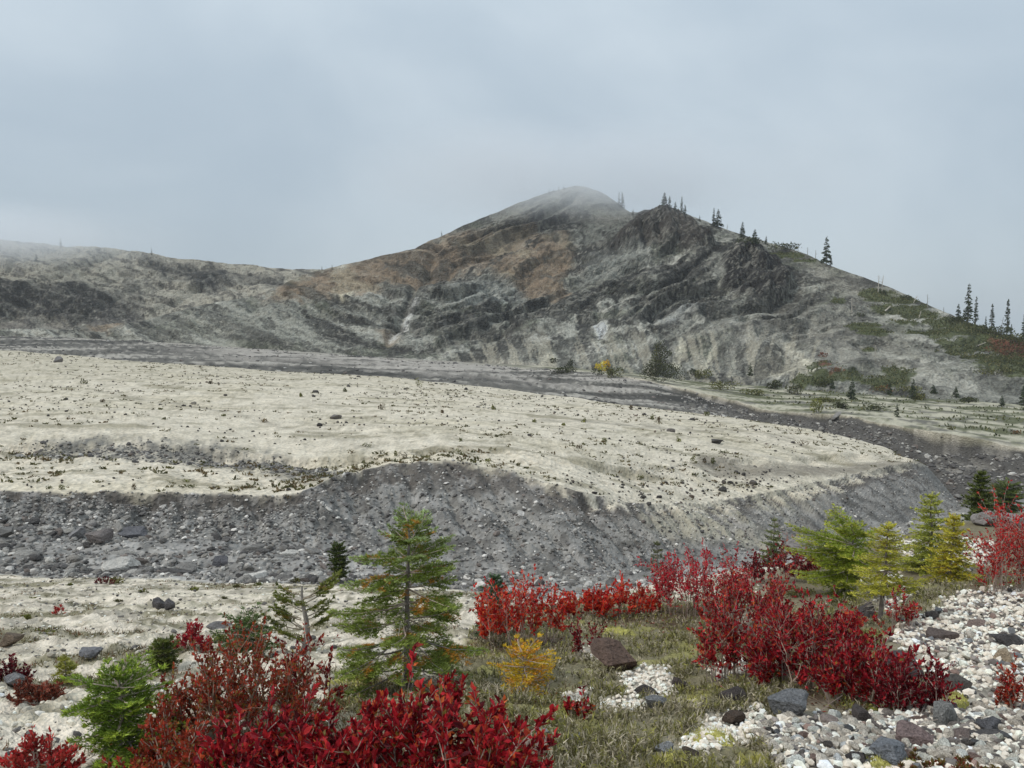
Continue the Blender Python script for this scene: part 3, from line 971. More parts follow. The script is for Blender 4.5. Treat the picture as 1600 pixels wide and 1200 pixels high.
    C = mixc(C, sstep(0.022, 0.008, ln_) * sstep(0.0, 0.3, -nA + 0.3 * nB) * 0.6 * w, alb(178, 175, 163))
    # rills in the weak ash at the foot
    rl_ = fbm((u + 0.35 * (v - 520) * np.sign(u - 1180)) * 0.07, v * 0.008, octv=4, gain=0.6)
    ft = sstep(500, 545, v) * sstep(640, 760, u) * sstep(1340, 1260, u)
    C = mixc(C, ft * sstep(0.10, 0.20, rl_ + 0.08 * nE) * 0.6, alb(168, 163, 147))
    C = mixc(C, ft * sstep(0.16, 0.26, -rl_ + 0.08 * nE) * 0.5, alb(78, 77, 72))
    C = mixc(C, sstep(0.2, 0.5, nE) * 0.30 * w, alb(66, 66, 63))
    C = mixc(C, sstep(0.22, 0.5, -nE) * 0.24 * w, alb(170, 169, 158))
    # plants
    vg = veg_mask(u, v) * (S < 19.4)
    vc = mixc(np.tile(alb(82, 88, 56), (len(X), 1)), sstep(0, 0.5, nB), alb(66, 72, 46))
    rd = pm(uu, vv, [(1545, 535), (1590, 530), (1640, 545), (1640, 560), (1570, 556)], 6) + pm(uu, vv, [(1265, 550), (1285, 548), (1310, 575), (1320, 600), (1290, 590)], 5) * sstep(0, 0.2, nB)
    vc = mixc(vc, rd, alb(118, 76, 60))
    C = C * (1 - vg[:, None] * 0.9) + vc * vg[:, None] * 0.9
    return C


GRAVEL_P = [(1385, 1000), (1440, 955), (1520, 925), (1680, 905), (1800, 900), (3200, 880), (3200, 1900), (1500, 1900), (1270, 1300), (1215, 1190), (1180, 1150), (1240, 1120), (1330, 1120), (1430, 1105), (1470, 1060), (1430, 1030)]
GRAVEL_S = [[(980, 1060), (1010, 1040), (1055, 1045), (1062, 1070), (1010, 1095), (975, 1085)], [(1105, 1050), (1150, 1022), (1175, 1040), (1120, 1065)], [(1060, 1165), (1100, 1120), (1190, 1105), (1215, 1150), (1130, 1165), (1075, 1185)], [(900, 1010), (960, 1005), (985, 1030), (910, 1030)], [(880, 1085), (930, 1080), (920, 1110), (890, 1105)], [(935, 1100), (1000, 1090), (1010, 1105), (945, 1112)], [(1400, 850), (1480, 835), (1560, 850), (1550, 880), (1430, 890)], [(1340, 900), (1400, 880), (1420, 930), (1380, 960)]]
HEATHER_P = [(690, 1180), (720, 1060), (745, 985), (800, 975), (900, 948), (990, 935), (1080, 940), (1150, 1000), (1230, 1060), (1200, 1080), (1120, 1060), (1050, 1110), (1030, 1180), (1180, 1165), (1260, 1185), (1330, 1300), (760, 1300)]
HEATHER_S = [[(1390, 940), (1440, 915), (1530, 900), (1640, 880), (1640, 915), (1500, 935), (1420, 960)], [(500, 1080), (560, 1060), (640, 1075), (700, 1080), (700, 1110), (560, 1120)], [(1040, 1020), (1130, 1000), (1230, 1060), (1270, 1095), (1200, 1130), (1060, 1190), (1030, 1110)], [(1180, 960), (1330, 930), (1400, 960), (1380, 1010), (1450, 1090), (1330, 1120), (1230, 1060)]]


def zone_fore(u, v, n):
    uu = u + 18 * n
    vv = v + 10 * n
    g = pm(uu, vv, GRAVEL_P, 10)
    for p in GRAVEL_S:
        g = np.maximum(g, pm(uu, vv, p, 6))
    h = pm(uu, vv, HEATHER_P, 14)
    for p in HEATHER_S:
        h = np.maximum(h, pm(uu, vv, p, 8))
    h = h * (1 - g)
    return g, h


LITTER_SHADE = [(1090, 968, 80, 26), (1180, 1010, 90, 50), (1270, 1075, 120, 34), (1400, 1108, 90, 20), (815, 1008, 76, 18), (945, 964, 90, 14), (385, 1150, 130, 40), (300, 1215, 130, 40), (640, 1240, 190, 70), (1580, 920, 70, 24), (818, 1090, 60, 14), (636, 1080, 80, 22), (205, 1188, 70, 22), (60, 1196, 50, 16)]


def colour_fore(X, Y, Z, S):
    u, v = project(X, np.maximum(Y, 0.6), Z)
    n1 = fbm(X * 1.2, Y * 1.6, octv=4, gain=0.6)
    n2 = fbm(X * 5.0, Y * 6.0, octv=3, gain=0.6)
    n3 = fbm(X * 0.5 + 3, Y * 1.1, octv=5, gain=0.6)
    C = np.tile(alb(226, 216, 199), (len(X), 1))
    C = mixc(C, sstep(0.0, 0.5, n1) * 0.5, alb(190, 185, 162))
    C = mixc(C, sstep(0.12, 0.5, n2) * 0.35, alb(160, 154, 136))
    bal = sstep(900, 960, v) * sstep(1150, 1000, v)
    C = mixc(C, sstep(0.16, 0.36, n3 + 0.10 * bal) * 0.8, alb(112, 108, 80))
    C = mixc(C, sstep(0.1, 0.4, fbm(X * 0.9 + 13, Y * 2.0, octv=4)) * 0.55, alb(128, 124, 112))
    n6 = fbm(X * 2.6 + 7, Y * 4.5, octv=4, gain=0.65)
    C = mixc(C, sstep(0.22, 0.45, n6) * 0.7, alb(112, 106, 84))
    C = mixc(C, sstep(0.2, 0.5, fbm(X * 7, Y * 10, octv=3, gain=.7)) * 0.5, alb(120, 114, 100))
    g, h = zone_fore(u, v, n1)
    C = C * (1 - g[:, None]) + g[:, None] * (mixc(np.tile(alb(168, 162, 150), (len(X), 1)), sstep(0.0, 0.5, n2), alb(108, 102, 94)))
    C = mixc(C, h * 0.9, alb(112, 106, 80))
    C = mixc(C, h * sstep(0.0, 0.35, fbm(X * 1.8 + 21, Y * 2.4, octv=4)) * 0.7, alb(150, 146, 88))
    # leaf litter and humus brown, also painting contact shade under the shrubs
    litter_shade = np.zeros(len(X))
    for (cu, cv, ru, rv) in LITTER_SHADE:
        litter_shade = np.maximum(litter_shade, sstep(1.15, 0.6, ((u - cu) / ru) ** 2 + ((v - cv) / rv) ** 2))
    C = mixc(C, litter_shade * (0.6 + 0.3 * sstep(-0.2, 0.3, n2)), alb(86, 68, 54))
    rt = sstep(1000, 1250, u) * (1 - g) * (1 - h) * (1 - litter_shade)
    C = mixc(C, rt * 0.95, alb(118, 110, 88))
    return C


def strip(name, s0, s1, rows, cols, colour, mat, label, a0=-0.86, a1=0.86):
    A = np.linspace(a0, a1, cols)
    t = (A + 1.3) / 2.6 * 1300
    i = np.clip(t.astype(int), 0, 1299)
    f = t - i
    Yr, Sr = [], []
    for j, r in zip(range(s0, s1), rows):
        y0 = LY[j][i] * (1 - f) + LY[j][i + 1] * f
        y1 = LY[j + 1][i] * (1 - f) + LY[j + 1][i + 1] * f
        w = np.arange(r) / r
        Yr.append(y0[None] + (y1 - y0)[None] * w[:, None])
    Yr.append((LY[s1][i] * (1 - f) + LY[s1][i + 1] * f)[None])
    Y = np.concatenate(Yr)
    X = Y * A[None]
    n, m = Y.shape
    X, Y = X.ravel(), Y.ravel()
    Z0, S = base_height(X, Y)
    D = relief(X, Y, Z0, S)
    C = colour(X, Y, Z0, S)
    # on the mountain the relief stands out of the slope instead of straight up
    out = np.interp(S, [16.0, 16.3, 18.8, 19, 20, 20.3, 21.8, 22], [0, 0.75, 0.75, 0, 0, 0.75, 0.75, 0])
    Z = Z0 + D * np.sqrt(1 - out ** 2)
    Y = Y - D * out
    k = np.arange(n * m).reshape(n, m)
    Q = np.stack([k[:-1, :-1], k[:-1, 1:], k[1:, 1:], k[1:, :-1]], -1).reshape(-1, 4)
    o = link(name, mesh_from(name, np.stack([X, Y, Z], 1), Q=Q, C=C, mat=mat, smooth=True))
    return tag(o, label, None, None, 'structure')


strip('gully_bed', 5, 7, [16, 60], 620, colour_mid, M_TERR, 'grey bouldery gully bed below the eroded bank')
strip('pumice_terrace', 7, 12, [78, 28, 30, 50, 44], 620, colour_mid, M_TERR, 'pale pumice terrace with an eroded grey bank')
strip('stream_channel', 12, 15, [14, 26, 44], 620, colour_mid, M_TERR, 'dark stony stream channel along the mountain foot')
strip('valley_flat', 15, 16, [34], 620, colour_mid, M_TERR, 'pale flat with green patches below the mountain')
strip('mountain', 16, 24, [60, 92, 92, 8, 52, 46, 5, 3], 1000, colour_mountain, M_MOUNT, 'eroded grey mountain with brown bands and dark lava crags')


def foreground():
    b = np.linspace(-1.05, 1.05, 430)
    t = np.geomspace(1.6, 20.0, 270) - 4.0
    # stop at the brink: rows are squeezed so that the last row lies on the brink line
    n, m = len(t), len(b)
    Xs = np.zeros((n, m))
    Ys = np.zeros((n, m))
    w = (t - t[0]) / (t[-1] - t[0])
    for c in range(m):
        # end point of this fan line: walk out until the brink line is met
        yy = np.linspace(5, 24, 400)
        xx = b[c] * (yy + 4.0) * 0.82
        a = np.clip(xx / yy, -1.29, 1.29)
        yb = np.interp(a, AG, LY[5])
        k = np.argmax(yy >= yb + 0.05)
        ye = yy[k]
        y = -2.4 + (ye + 2.4) * w
        Ys[:, c] = y
        Xs[:, c] = b[c] * (y + 4.0) * 0.82
    X, Y = Xs.ravel(), Ys.ravel()
    Z0, S = base_height(X, Y)
    Z = Z0 + relief(X, Y, Z0, S)
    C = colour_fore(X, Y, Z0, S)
    k = np.arange(n * m).reshape(n, m)
    Q = np.stack([k[:-1, :-1], k[:-1, 1:], k[1:, 1:], k[1:, :-1]], -1).reshape(-1, 4)
    o = link('ground', mesh_from('ground', np.stack([X, Y, Z], 1), Q=Q, C=C, mat=M_GROUND, smooth=True))
    tag(o, 'pale pumice ground of the near bank', None, None, 'structure')


foreground()

# ------------------------------------------------------------------ rocks
_t = (1 + 5 ** 0.5) / 2
ICO_V = norm(np.array([(-1, _t, 0), (1, _t, 0), (-1, -_t, 0), (1, -_t, 0), (0, -1, _t), (0, 1, _t), (0, -1, -_t), (0, 1, -_t), (_t, 0, -1), (_t, 0, 1), (-_t, 0, -1), (-_t, 0, 1)], float))
ICO_F = np.array([(0, 11, 5), (0, 5, 1), (0, 1, 7), (0, 7, 10), (0, 10, 11), (1, 5, 9), (5, 11, 4), (11, 10, 2), (10, 7, 6), (7, 1, 8), (3, 9, 4), (3, 4, 2), (3, 2, 6), (3, 6, 8), (3, 8, 9), (4, 9, 5), (2, 4, 11), (6, 2, 10), (8, 6, 7), (9, 8, 1)])


def ico_sub(V, F):
    V = [tuple(x) for x in V]
    cache, out = {}, []

    def mid(a, b):
        k = (min(a, b), max(a, b))
        if k not in cache:
            p = np.array(V[a]) + np.array(V[b])
            V.append(tuple(p / np.linalg.norm(p)))
            cache[k] = len(V) - 1
        return cache[k]
    for a, b, c in F:
        ab, bc, ca = mid(a, b), mid(b, c), mid(c, a)
        out += [(a, ab, ca), (b, bc, ab), (c, ca, bc), (ab, bc, ca)]
    return np.array(V), np.array(out)


ICO1 = ico_sub(ICO_V, ICO_F)
ICO2 = ico_sub(*ICO1)
ICO3 = ico_sub(*ICO2)


def rock_shape(seed, level=1, cuts=7, squash=0.7, rough=0.10, lo=0.55, hi=0.88):
    r = np.random.default_rng(seed)
    V, F = {0: (ICO_V, ICO_F), 1: ICO1, 2: ICO2, 3: ICO3}[level]
    V = V.copy()
    for k in range(cuts):
        d = norm(r.normal(size=3))
        lim = r.uniform(lo, hi)
        h = V @ d
        V = V - np.maximum(h - lim, 0)[:, None] * d[None]
    V *= 1 + rough * fbm(V[:, 0] * 1.7 + seed, V[:, 1] * 1.7, V[:, 2] * 1.7, octv=3)[:, None]
    V *= np.array([1.0, r.uniform(0.68, 0.92), squash * r.uniform(0.85, 1.15)])
    V /= np.abs(V[:, :2]).max()
    return V, F


ROCKS1 = [mesh_from('rock_form', *[(lambda q: q[0])(rock_shape(100 + i, 1))], T=rock_shape(100 + i, 1)[1], mat=M_ROCKO) for i in range(12)]
ROCKS2 = [mesh_from('boulder_form', rock_shape(200 + i, 2, 9, 0.66, 0.12)[0], T=rock_shape(200 + i, 2, 9, 0.66, 0.12)[1], mat=M_ROCKO) for i in range(8)]


def rock_stuff(name, P, size, C, label, squash=0.7, seed=1, level=0, mat=None):
    """many loose stones in one mesh"""
    r = np.random.default_rng(seed)
    n = len(P)
    Vb = [rock_shape(300 + i, level, 4, squash, 0.15) for i in range(10)]
    F = Vb[0][1]
    B = np.array([q[0] for q in Vb])
    k = r.integers(0, 10, n)
    V = B[k]
    ang = r.uniform(0, 2 * math.pi, n)
    ca, sa = np.cos(ang)[:, None], np.sin(ang)[:, None]
    st = r.uniform(0.75, 1.3, (n, 1, 3))
    st[..., 2] *= 0.9
    V = V * st
    tl = r.normal(0, 0.25, (n, 1))
    x = V[..., 0] * ca - V[..., 1] * sa
    y = V[..., 0] * sa + V[..., 1] * ca
    z = V[..., 2] + tl * x
    V = np.stack([x, y, z], -1) * np.asarray(size)[:, None, None] * 0.5 + np.asarray(P)[:, None, :]
    T = (F[None] + (np.arange(n) * B.shape[1])[:, None, None]).reshape(-1, 3)
    Cv = np.repeat(np.asarray(C), B.shape[1], 0)
    o = link(name, mesh_from(name, V.reshape(-1, 3), T=T, C=Cv, mat=mat or M_ROCKV))
    return tag(o, label, None, None, 'stuff')


def put_rock(name, me, p, size, col, label, cat, group=None, sq=(1, 1, 1), rz=None, tilt=0.2, sink=0.15):
    o = bpy.data.objects.new(name, me)
    COL.objects.link(o)
    s = size * 0.5
    o.scale = (s * sq[0], s * sq[1], s * sq[2])
    o.rotation_euler = (random.uniform(-tilt, tilt), random.uniform(-tilt, tilt), random.uniform(0, 6.28) if rz is None else rz)
    o.location = (p[0], p[1], p[2] + s * sq[2] * (0.5 - sink * 1.6))
    o.color = (*[float(c) for c in col], 1)
    return tag(o, label, cat, group)


def jit(c, a=0.15, r=rng):
    return np.clip(np.asarray(c) * (1 + r.normal(0, a)) * (1 + r.normal(0, 0.03, 3)), 0.01, 0.85)


def line_xy(s, a):
    """point on the land at running line number s and bearing a"""
    j = np.floor(s).astype(int)
    f = s - j
    t = (a + 1.3) / 2.6 * 1300
    i = np.clip(t.astype(int), 0, 1299)
    g = t - i
    y0 = LY[j, i] * (1 - g) + LY[j, i + 1] * g
    y1 = LY[j + 1, i] * (1 - g) + LY[j + 1, i + 1] * g
    Y = y0 + (y1 - y0) * f
    return a * Y, Y


def powsize(n, lo, hi, k, r=rng):
    q = r.uniform(0, 1, n)
    return (lo ** -k + q * (hi ** -k - lo ** -k)) ** (-1 / k)


GREYS = np.array([alb(122, 120, 117), alb(100, 98, 97), alb(138, 135, 130), alb(84, 82, 81), alb(112, 104, 99), alb(165, 163, 158)])
GREYP = [0.3, 0.22, 0.18, 0.14, 0.1, 0.06]


def pick_cols(pal, pr, n, r=rng, sd=0.12):
    c = np.asarray(pal)[r.choice(len(pal), n, p=pr)]
    return np.clip(c * (1 + r.normal(0, sd, (n, 1))), 0.012, 0.82)


def rock_words(u, col, size, lo, hi):
    l = float(np.mean(col))
    tone = 'blackish' if l < 0.075 else 'dark grey' if l < 0.13 else 'mid grey' if l < 0.21 else 'light grey'
    if col[0] > col[2] * 1.3:
        tone = 'brownish'
    sz = 'small' if size < lo else 'medium' if size < hi else 'large'
    k = min(7, max(0, int(u // 200)))
    where = ['far left', 'left', 'left of the fir', 'behind the fir', 'right of the fir', 'above the shrubs', 'above the thicket', 'far right'][k]
    return sz, tone, where


def gully_and_terrace_rocks():
    # gully bed and bank
    n = 7500
    s = np.concatenate([rng.uniform(5.5, 7.0, 5000), rng.uniform(7.0, 7.95, 2500)])
    a = rng.uniform(-0.8, 0.55, n)
    X, Y = line_xy(s, a)
    size = powsize(n, 0.06, 0.62, 2.2) * np.where(s > 7.1, 0.62, 1.0)
    u, v = project(X, Y, height(X, Y))
    left = np.interp(u, [0, 400, 700, 1200], [1.25, 1.0, 0.8, 0.6])
    size *= left
    keep = rng.uniform(size=n) < np.where(s > 7.3, sstep(0.75, 0.35, (s - 7.0)) + 0.35, 1) * np.interp(u, [900, 1300], [1, 0.5])
    X, Y, size, u, s = X[keep], Y[keep], size[keep], u[keep], s[keep]
    C = pick_cols(np.concatenate([GREYS, [alb(196, 193, 187)]]), [0.26, 0.2, 0.18, 0.12, 0.08, 0.08, 0.08], len(X), sd=0.18)
    P = np.stack([X, Y, height(X, Y) + size * 0.10], 1)
    big = (np.argsort(-size / Y))
    inview = np.abs(project(P[:, 0], P[:, 1], P[:, 2])[0] - 800) < 800
    big = [k for k in big if inview[k]][:165]
    rest = np.setdiff1d(np.arange(len(X)), big)
    rock_stuff('gully_rubble', P[rest], size[rest], C[rest], 'grey rubble covering the gully bed and the foot of the bank', 0.6, 3)
    for k in big:
        where = 'on the gully bed' if s[k] < 7 else 'lodged in the eroded bank'
        sz, tone, side = rock_words(u[k], C[k], size[k], 0.34, 0.5)
        put_rock('boulder', ROCKS2[k % 8] if size[k] > 0.4 else ROCKS1[k % 12], (X[k], Y[k], P[k, 2] - size[k] * 0.1), size[k], C[k],
                 '%s %s boulder %s, %s' % (sz, tone, where, side), 'boulder', 'boulders ' + where, sq=(1.2, 0.9, 0.8), sink=0.2)
    # fine grit on faces, pebbles everywhere in the gully
    n = 17000
    s = np.concatenate([rng.uniform(5.2, 7.0, 7500), rng.uniform(7.0, 8.0, 9500)])
    a = rng.uniform(-0.8, 0.72, n)
    X, Y = line_xy(s, a)
    size = powsize(n, 0.045, 0.2, 2.0)
    C = pick_cols(GREYS + [0] if False else np.concatenate([GREYS, [alb(190, 187, 182)]]), [0.2, 0.14, 0.2, 0.14, 0.06, 0.14, 0.12], n, sd=0.2)
    rock_stuff('gully_gravel', np.stack([X, Y, height(X, Y) + size * 0.1], 1), size, C, 'grey pebbles strewn over the eroded bank and gully', 0.7, 5)
    # terrace
    n = 6500
    a = rng.uniform(-0.75, 0.55, n)
    s = rng.uniform(8.1, 12.0, n)
    s = np.where(s < 10, 8.1 + (s - 8.1) * 0.9, s)
    X, Y = line_xy(s, a)
    d = fbm(X * 0.07, Y * 0.10 + 4, octv=3)
    keep = rng.uniform(size=n) < np.clip(0.12 + 1.9 * d + 0.25 * (s > 10.8), 0.03, 1) * np.interp(s, [8.1, 10, 10.5], [0.35, 0.6, 1])
    X, Y, s = X[keep], Y[keep], s[keep]
    size = np.maximum(powsize(len(X), 0.07, 0.60, 2.6), 0.0016 * Y)
    C = pick_cols([alb(78, 76, 74), alb(96, 92, 88), alb(66, 63, 62), alb(112, 100, 90), alb(130, 126, 118)], [0.35, 0.25, 0.2, 0.1, 0.1], len(X))
    P = np.stack([X, Y, height(X, Y)], 1)
    uu = project(P[:, 0], P[:, 1], P[:, 2])[0]
    big = [k for k in np.argsort(-size / Y) if 0 < uu[k] < 1600][:130]
    rest = np.setdiff1d(np.arange(len(X)), big)
    rock_stuff('terrace_stones', P[rest] + np.array([0, 0, 0.03]), size[rest], C[rest], 'small dark stones scattered over the pale terrace', 0.75, 8)
    for k in big:
        sz, tone, side = rock_words(uu[k], C[k], size[k], 0.32, 0.5)
        row = 'near far edge' if s[k] > 11 else 'mid way' if s[k] > 10 else 'near front edge'
        put_rock('boulder', ROCKS1[k % 12], P[k], size[k], C[k], '%s %s boulder on the pale terrace %s, %s' % (sz, tone, row, side), 'boulder', 'dark boulders scattered on the terrace', sq=(1.1, 0.9, 0.95))
    # crumbs of grit on the second step
    n = 3200
    X, Y = line_xy(rng.uniform(8.95, 10.15, n), rng.uniform(-0.72, -0.18, n))
    size = powsize(n, 0.05, 0.26, 2.2)
    C = pick_cols(GREYS, [0.28, 0.22, 0.18, 0.16, 0.06, 0.10], n, sd=0.2)
    z0, S_ = base_height(X, Y)
    u2, v2 = project(X, Y, z0)
    keep = pm(u2, v2, [(20, 690), (120, 684), (230, 686), (350, 698), (450, 715), (545, 735), (500, 752), (440, 744), (350, 726), (250, 714), (120, 708), (30, 704)], 8) > rng.uniform(0.1, 0.9, n)
    X, Y, size, C = X[keep], Y[keep], size[keep], C[keep]
    rock_stuff('step_rubble', np.stack([X, Y, height(X, Y) + size * .1], 1), size, C, 'grey rubble along the low second step of the terrace', 0.65, 14)
    # terrace tufts
    n = 5200
    a = rng.uniform(-0.75, 0.6, n)
    s_ = np.where(rng.uniform(size=n) < 0.72, rng.uniform(10.0, 12.0, n), rng.uniform(8.05, 10, n))
    X, Y = line_xy(s_, a)
    d = fbm(X * 0.09 + 40, Y * 0.14 + 4, octv=3)
    keep = rng.uniform(size=n) < np.clip(0.25 + 1.5 * d, 0.04, 1)
    X, Y = X[keep], Y[keep]
    n = len(X)
    z = height(X, Y)
    C0 = np.array([alb(96, 94, 58), alb(84, 84, 50), alb(108, 94, 66), alb(118, 112, 84)])[rng.choice(4, n)]
    Sz = np.maximum(rng.uniform(0.05, 0.2, n) ** 1.0, 0.002 * Y)
    mb = MB()
    for k in range(7):
        leaves(mb, np.stack([X, Y, z - 0.01], 1) + rng.normal(0, 0.4, (n, 3)) * Sz[:, None] * np.array([1.3, 0.8, 0]), np.stack([rng.normal(0, .8, n), rng.normal(0, .8, n), rng.uniform(.3, 1, n)], 1), Sz * rng.uniform(.5, 1.1, n), Sz * 0.5, np.clip(C0 * rng.uniform(.7, 1.25, (n, 1)), 0, .7))
    tag(mb.build('ground_cover', [M_LEAF]), 'tiny tufts and twigs dotted over the pale terrace', None, None, 'stuff')
    # stream bed stones
    n = 5000
    a = rng.uniform(-0.75, 0.7, n)
    s = rng.uniform(12.0, 15.0, n)
    X, Y = line_xy(s, a)
    size = powsize(n, 0.2, 1.0, 2.2)
    C = pick_cols(GREYS, [0.25, 0.25, 0.12, 0.25, 0.05, 0.08], n)
    rock_stuff('channel_rubble', np.stack([X, Y, height(X, Y)], 1), size, C, 'dark rubble in the distant stream channel', 0.55, 9)
    n = 3200
    X, Y = line_xy(rng.uniform(13.6, 14.97, n), rng.uniform(0.22, 0.72, n))
    size = powsize(n, 0.14, 0.8, 2.3)
    C = pick_cols(GREYS, [0.26, 0.22, 0.2, 0.14, 0.06, 0.12], n, sd=0.2)
    rock_stuff('wall_rubble', np.stack([X, Y, height(X, Y) + size * .1], 1), size, C, 'grey stones bedded in the far gully wall', 0.7, 15)
    # cobbles that break the pale crust near the gully
    n = 7000
    Y = 2.8 * 5.0 ** rng.uniform(0, 1, n)
    X = Y * rng.uniform(-0.8, 0.35, n)
    keep = (Y < np.interp(np.clip(X / Y, -1.2, 1.2), AG, LY[5]) - 0.1)
    X, Y = X[keep], Y[keep]
    z = height(X, Y)
    u, v = project(X, Y, z)
    g, h = zone_fore(u, v, 0 * u)
    keep = (h < 0.4) & (g < 0.4)
    X, Y, z = X[keep], Y[keep], z[keep]
    size = np.maximum(powsize(len(X), 0.012, 0.07, 1.6), 0.0038 * Y)
    C = pick_cols([alb(205, 200, 186), alb(165, 160, 148), alb(110, 107, 104), alb(84, 81, 79), alb(225, 221, 212)], [0.3, 0.25, 0.2, 0.1, 0.15], len(X))
    rock_stuff('crust_pebbles', np.stack([X, Y, z + size * 0.08], 1), size, C, 'pebbles scattered over the pale pumice ground', 0.6, 12)


gully_and_terrace_rocks()


def named_rocks():
    L = [  # column, row (base centre), width px, height px, colour, label
        (965, 1046, 92, 40, (98, 82, 74), 'large dark brown slab of rock tilted among the heather'),
        (1237, 1122, 66, 50, (112, 114, 117), 'smooth blue grey boulder at the edge of the white gravel'),
        (1150, 1100, 52, 30, (78, 72, 70), 'dark crumbly rock in the heather left of the grey boulder'),
        (1062, 1075, 30, 18, (88, 80, 78), 'small dark rock beside the little gravel patch in the heather'),
        (1147, 1132, 40, 18, (84, 72, 64), 'brown flat rock below the dark crumbly rock'),
        (838, 1178, 44, 26, (160, 144, 134), 'pinkish rock half hidden behind the crimson shrub tips'),
        (897, 1158, 24, 14, (165, 165, 162), 'pale grey stone lying in the heather by the pinkish rock'),
        (845, 1153, 30, 14, (160, 163, 166), 'flat blue grey stone in the heather above the pinkish rock'),
        (1474, 1136, 40, 52, (128, 128, 126), 'upright rounded grey stone in the gravel beside the moss cushion'),
        (1432, 1165, 68, 32, (128, 112, 110), 'long purplish rock lying in the white gravel'),
        (1388, 1192, 66, 44, (120, 124, 130), 'flat topped blue grey rock at the lower edge of the gravel'),
        (1338, 1196, 40, 28, (74, 70, 70), 'black angular rock left of the flat topped rock'),
        (1042, 1176, 36, 14, (138, 140, 142), 'grey flat stone on the yellow moss'),
        (1083, 1184, 34, 16, (84, 76, 68), 'upper of two brown stones on the yellow moss'),
        (1022, 1105, 46, 20, (122, 124, 126), 'grey slab half sunk under yellow moss'),
        (1008, 1090, 44, 22, (86, 82, 80), 'dark rock at the lower left of the little gravel patch'),
        (246, 950, 22, 20, (88, 86, 88), 'left rock of the dark pair on the pale flat'),
        (266, 951, 20, 16, (98, 96, 98), 'right rock of the dark pair on the pale flat'),
        (14, 1008, 34, 22, (112, 100, 88), 'brown rock at the left edge of the pale flat'),
        (16, 1070, 40, 18, (128, 128, 130), 'grey flat rock beside the dark red bush on the far left'),
        (138, 1028, 40, 16, (126, 126, 130), 'grey flat rock in the brown moss left of the bright green fir'),
        (340, 985, 40, 14, (120, 118, 118), 'low grey rock on the pale flat behind the brown red shrub'),
        (1408, 1062, 64, 46, (84, 76, 78), 'dark purplish boulder inside the crimson shrub'),
        (1355, 968, 36, 30, (92, 88, 88), 'dark rock at the foot of the bare trunked yellow fir'),
        (1262, 868, 60, 26, (128, 124, 122), 'grey boulder on the brink behind the crimson shrubs'),
        (1538, 822, 44, 26, (134, 130, 128), 'grey boulder at the foot of the dark spruce'),
        (1590, 830, 50, 28, (136, 132, 130), 'grey boulder behind the red shrub on the right'),
        (1455, 966, 26, 14, (96, 90, 88), 'dark stone on the upper edge of the white gravel'),
        (1478, 1000, 56, 14, (98, 88, 84), 'long dark brown stone across the upper gravel'),
        (1580, 1010, 58, 18, (80, 78, 78), 'long black stone near the right edge of the gravel'),
        (1497, 1080, 46, 22, (92, 88, 84), 'dark slab in the bare grit of the gravel patch'),
        (1550, 1140, 42, 24, (96, 96, 100), 'dark blue grey rock in the lower right gravel'),
        (1555, 1155, 70, 8, (88, 86, 86), 'thin flat dark slab on the lower right gravel'),
        (1530, 982, 30, 14, (134, 118, 112), 'reddish brown stone in the upper gravel'),
        (1571, 1035, 30, 22, (168, 152, 130), 'tan stone beside the red twigs at the right edge'),
        (1505, 1160, 40, 20, (124, 112, 108), 'mauve stone between dark rocks in the lower gravel'),
        (1300, 1133, 34, 16, (150, 138, 132), 'pinkish stone in the gravel right of the smooth boulder'),
        (1350, 1130, 34, 26, (84, 78, 76), 'dark brown stone in the gravel under the crimson shrub'),
        (155, 846, 46, 20, (112, 106, 104), 'large brownish boulder resting in the gully on the left'),
        (202, 840, 52, 15, (96, 96, 100), 'long dark boulder beside the brownish one in the gully'),
        (122, 842, 30, 22, (128, 127, 128), 'pale grey boulder left of the large brownish boulder in the gully'),
        (345, 884, 28, 14, (92, 92, 96), 'dark boulder by a sandy patch in the gully'),
        (815, 810, 14, 14, (196, 194, 190), 'white boulder stuck high in the bank beside the fir top'),
        (1120, 693, 22, 10, (80, 78, 76), 'wide dark boulder on the right part of the terrace'),
        (89, 566, 14, 10, (112, 110, 110), 'grey boulder at the far left edge of the terrace'),
        (523, 655, 20, 9, (110, 106, 104), 'low grey boulder in the middle of the terrace'),
    ]
    pos = ground_at([q[0] for q in L], [q[1] for q in L])
    for i, (q, p) in enumerate(zip(L, pos)):
        s = p[1] / 1200.0
        V, F = rock_shape(500 + i * 3, 3, 14, 1.0, 0.09, 0.42, 0.80)
        V = V / np.abs(V).max(axis=0)
        me = mesh_from('rock', V, T=F, mat=M_ROCKO)
        o = bpy.data.objects.new('rock' if p[1] < 13 else 'boulder', me)
        COL.objects.link(o)
        w, h = q[2] * s, q[3] * s
        o.scale = (w * 0.52, w * 0.40 + h * 0.1, h * 0.62)
        o.rotation_euler = (random.uniform(-.1, .1), random.uniform(-.12, .12) + (0.28 if i == 0 else 0), random.uniform(-.3, .3))
        o.location = (p[0], p[1] + w * 0.15, p[2] + h * 0.34)
        o.color = (*(alb(*q[4]) * 1.15), 1)
        tag(o, q[5], 'rock' if p[1] < 13 else 'boulder')


named_rocks()


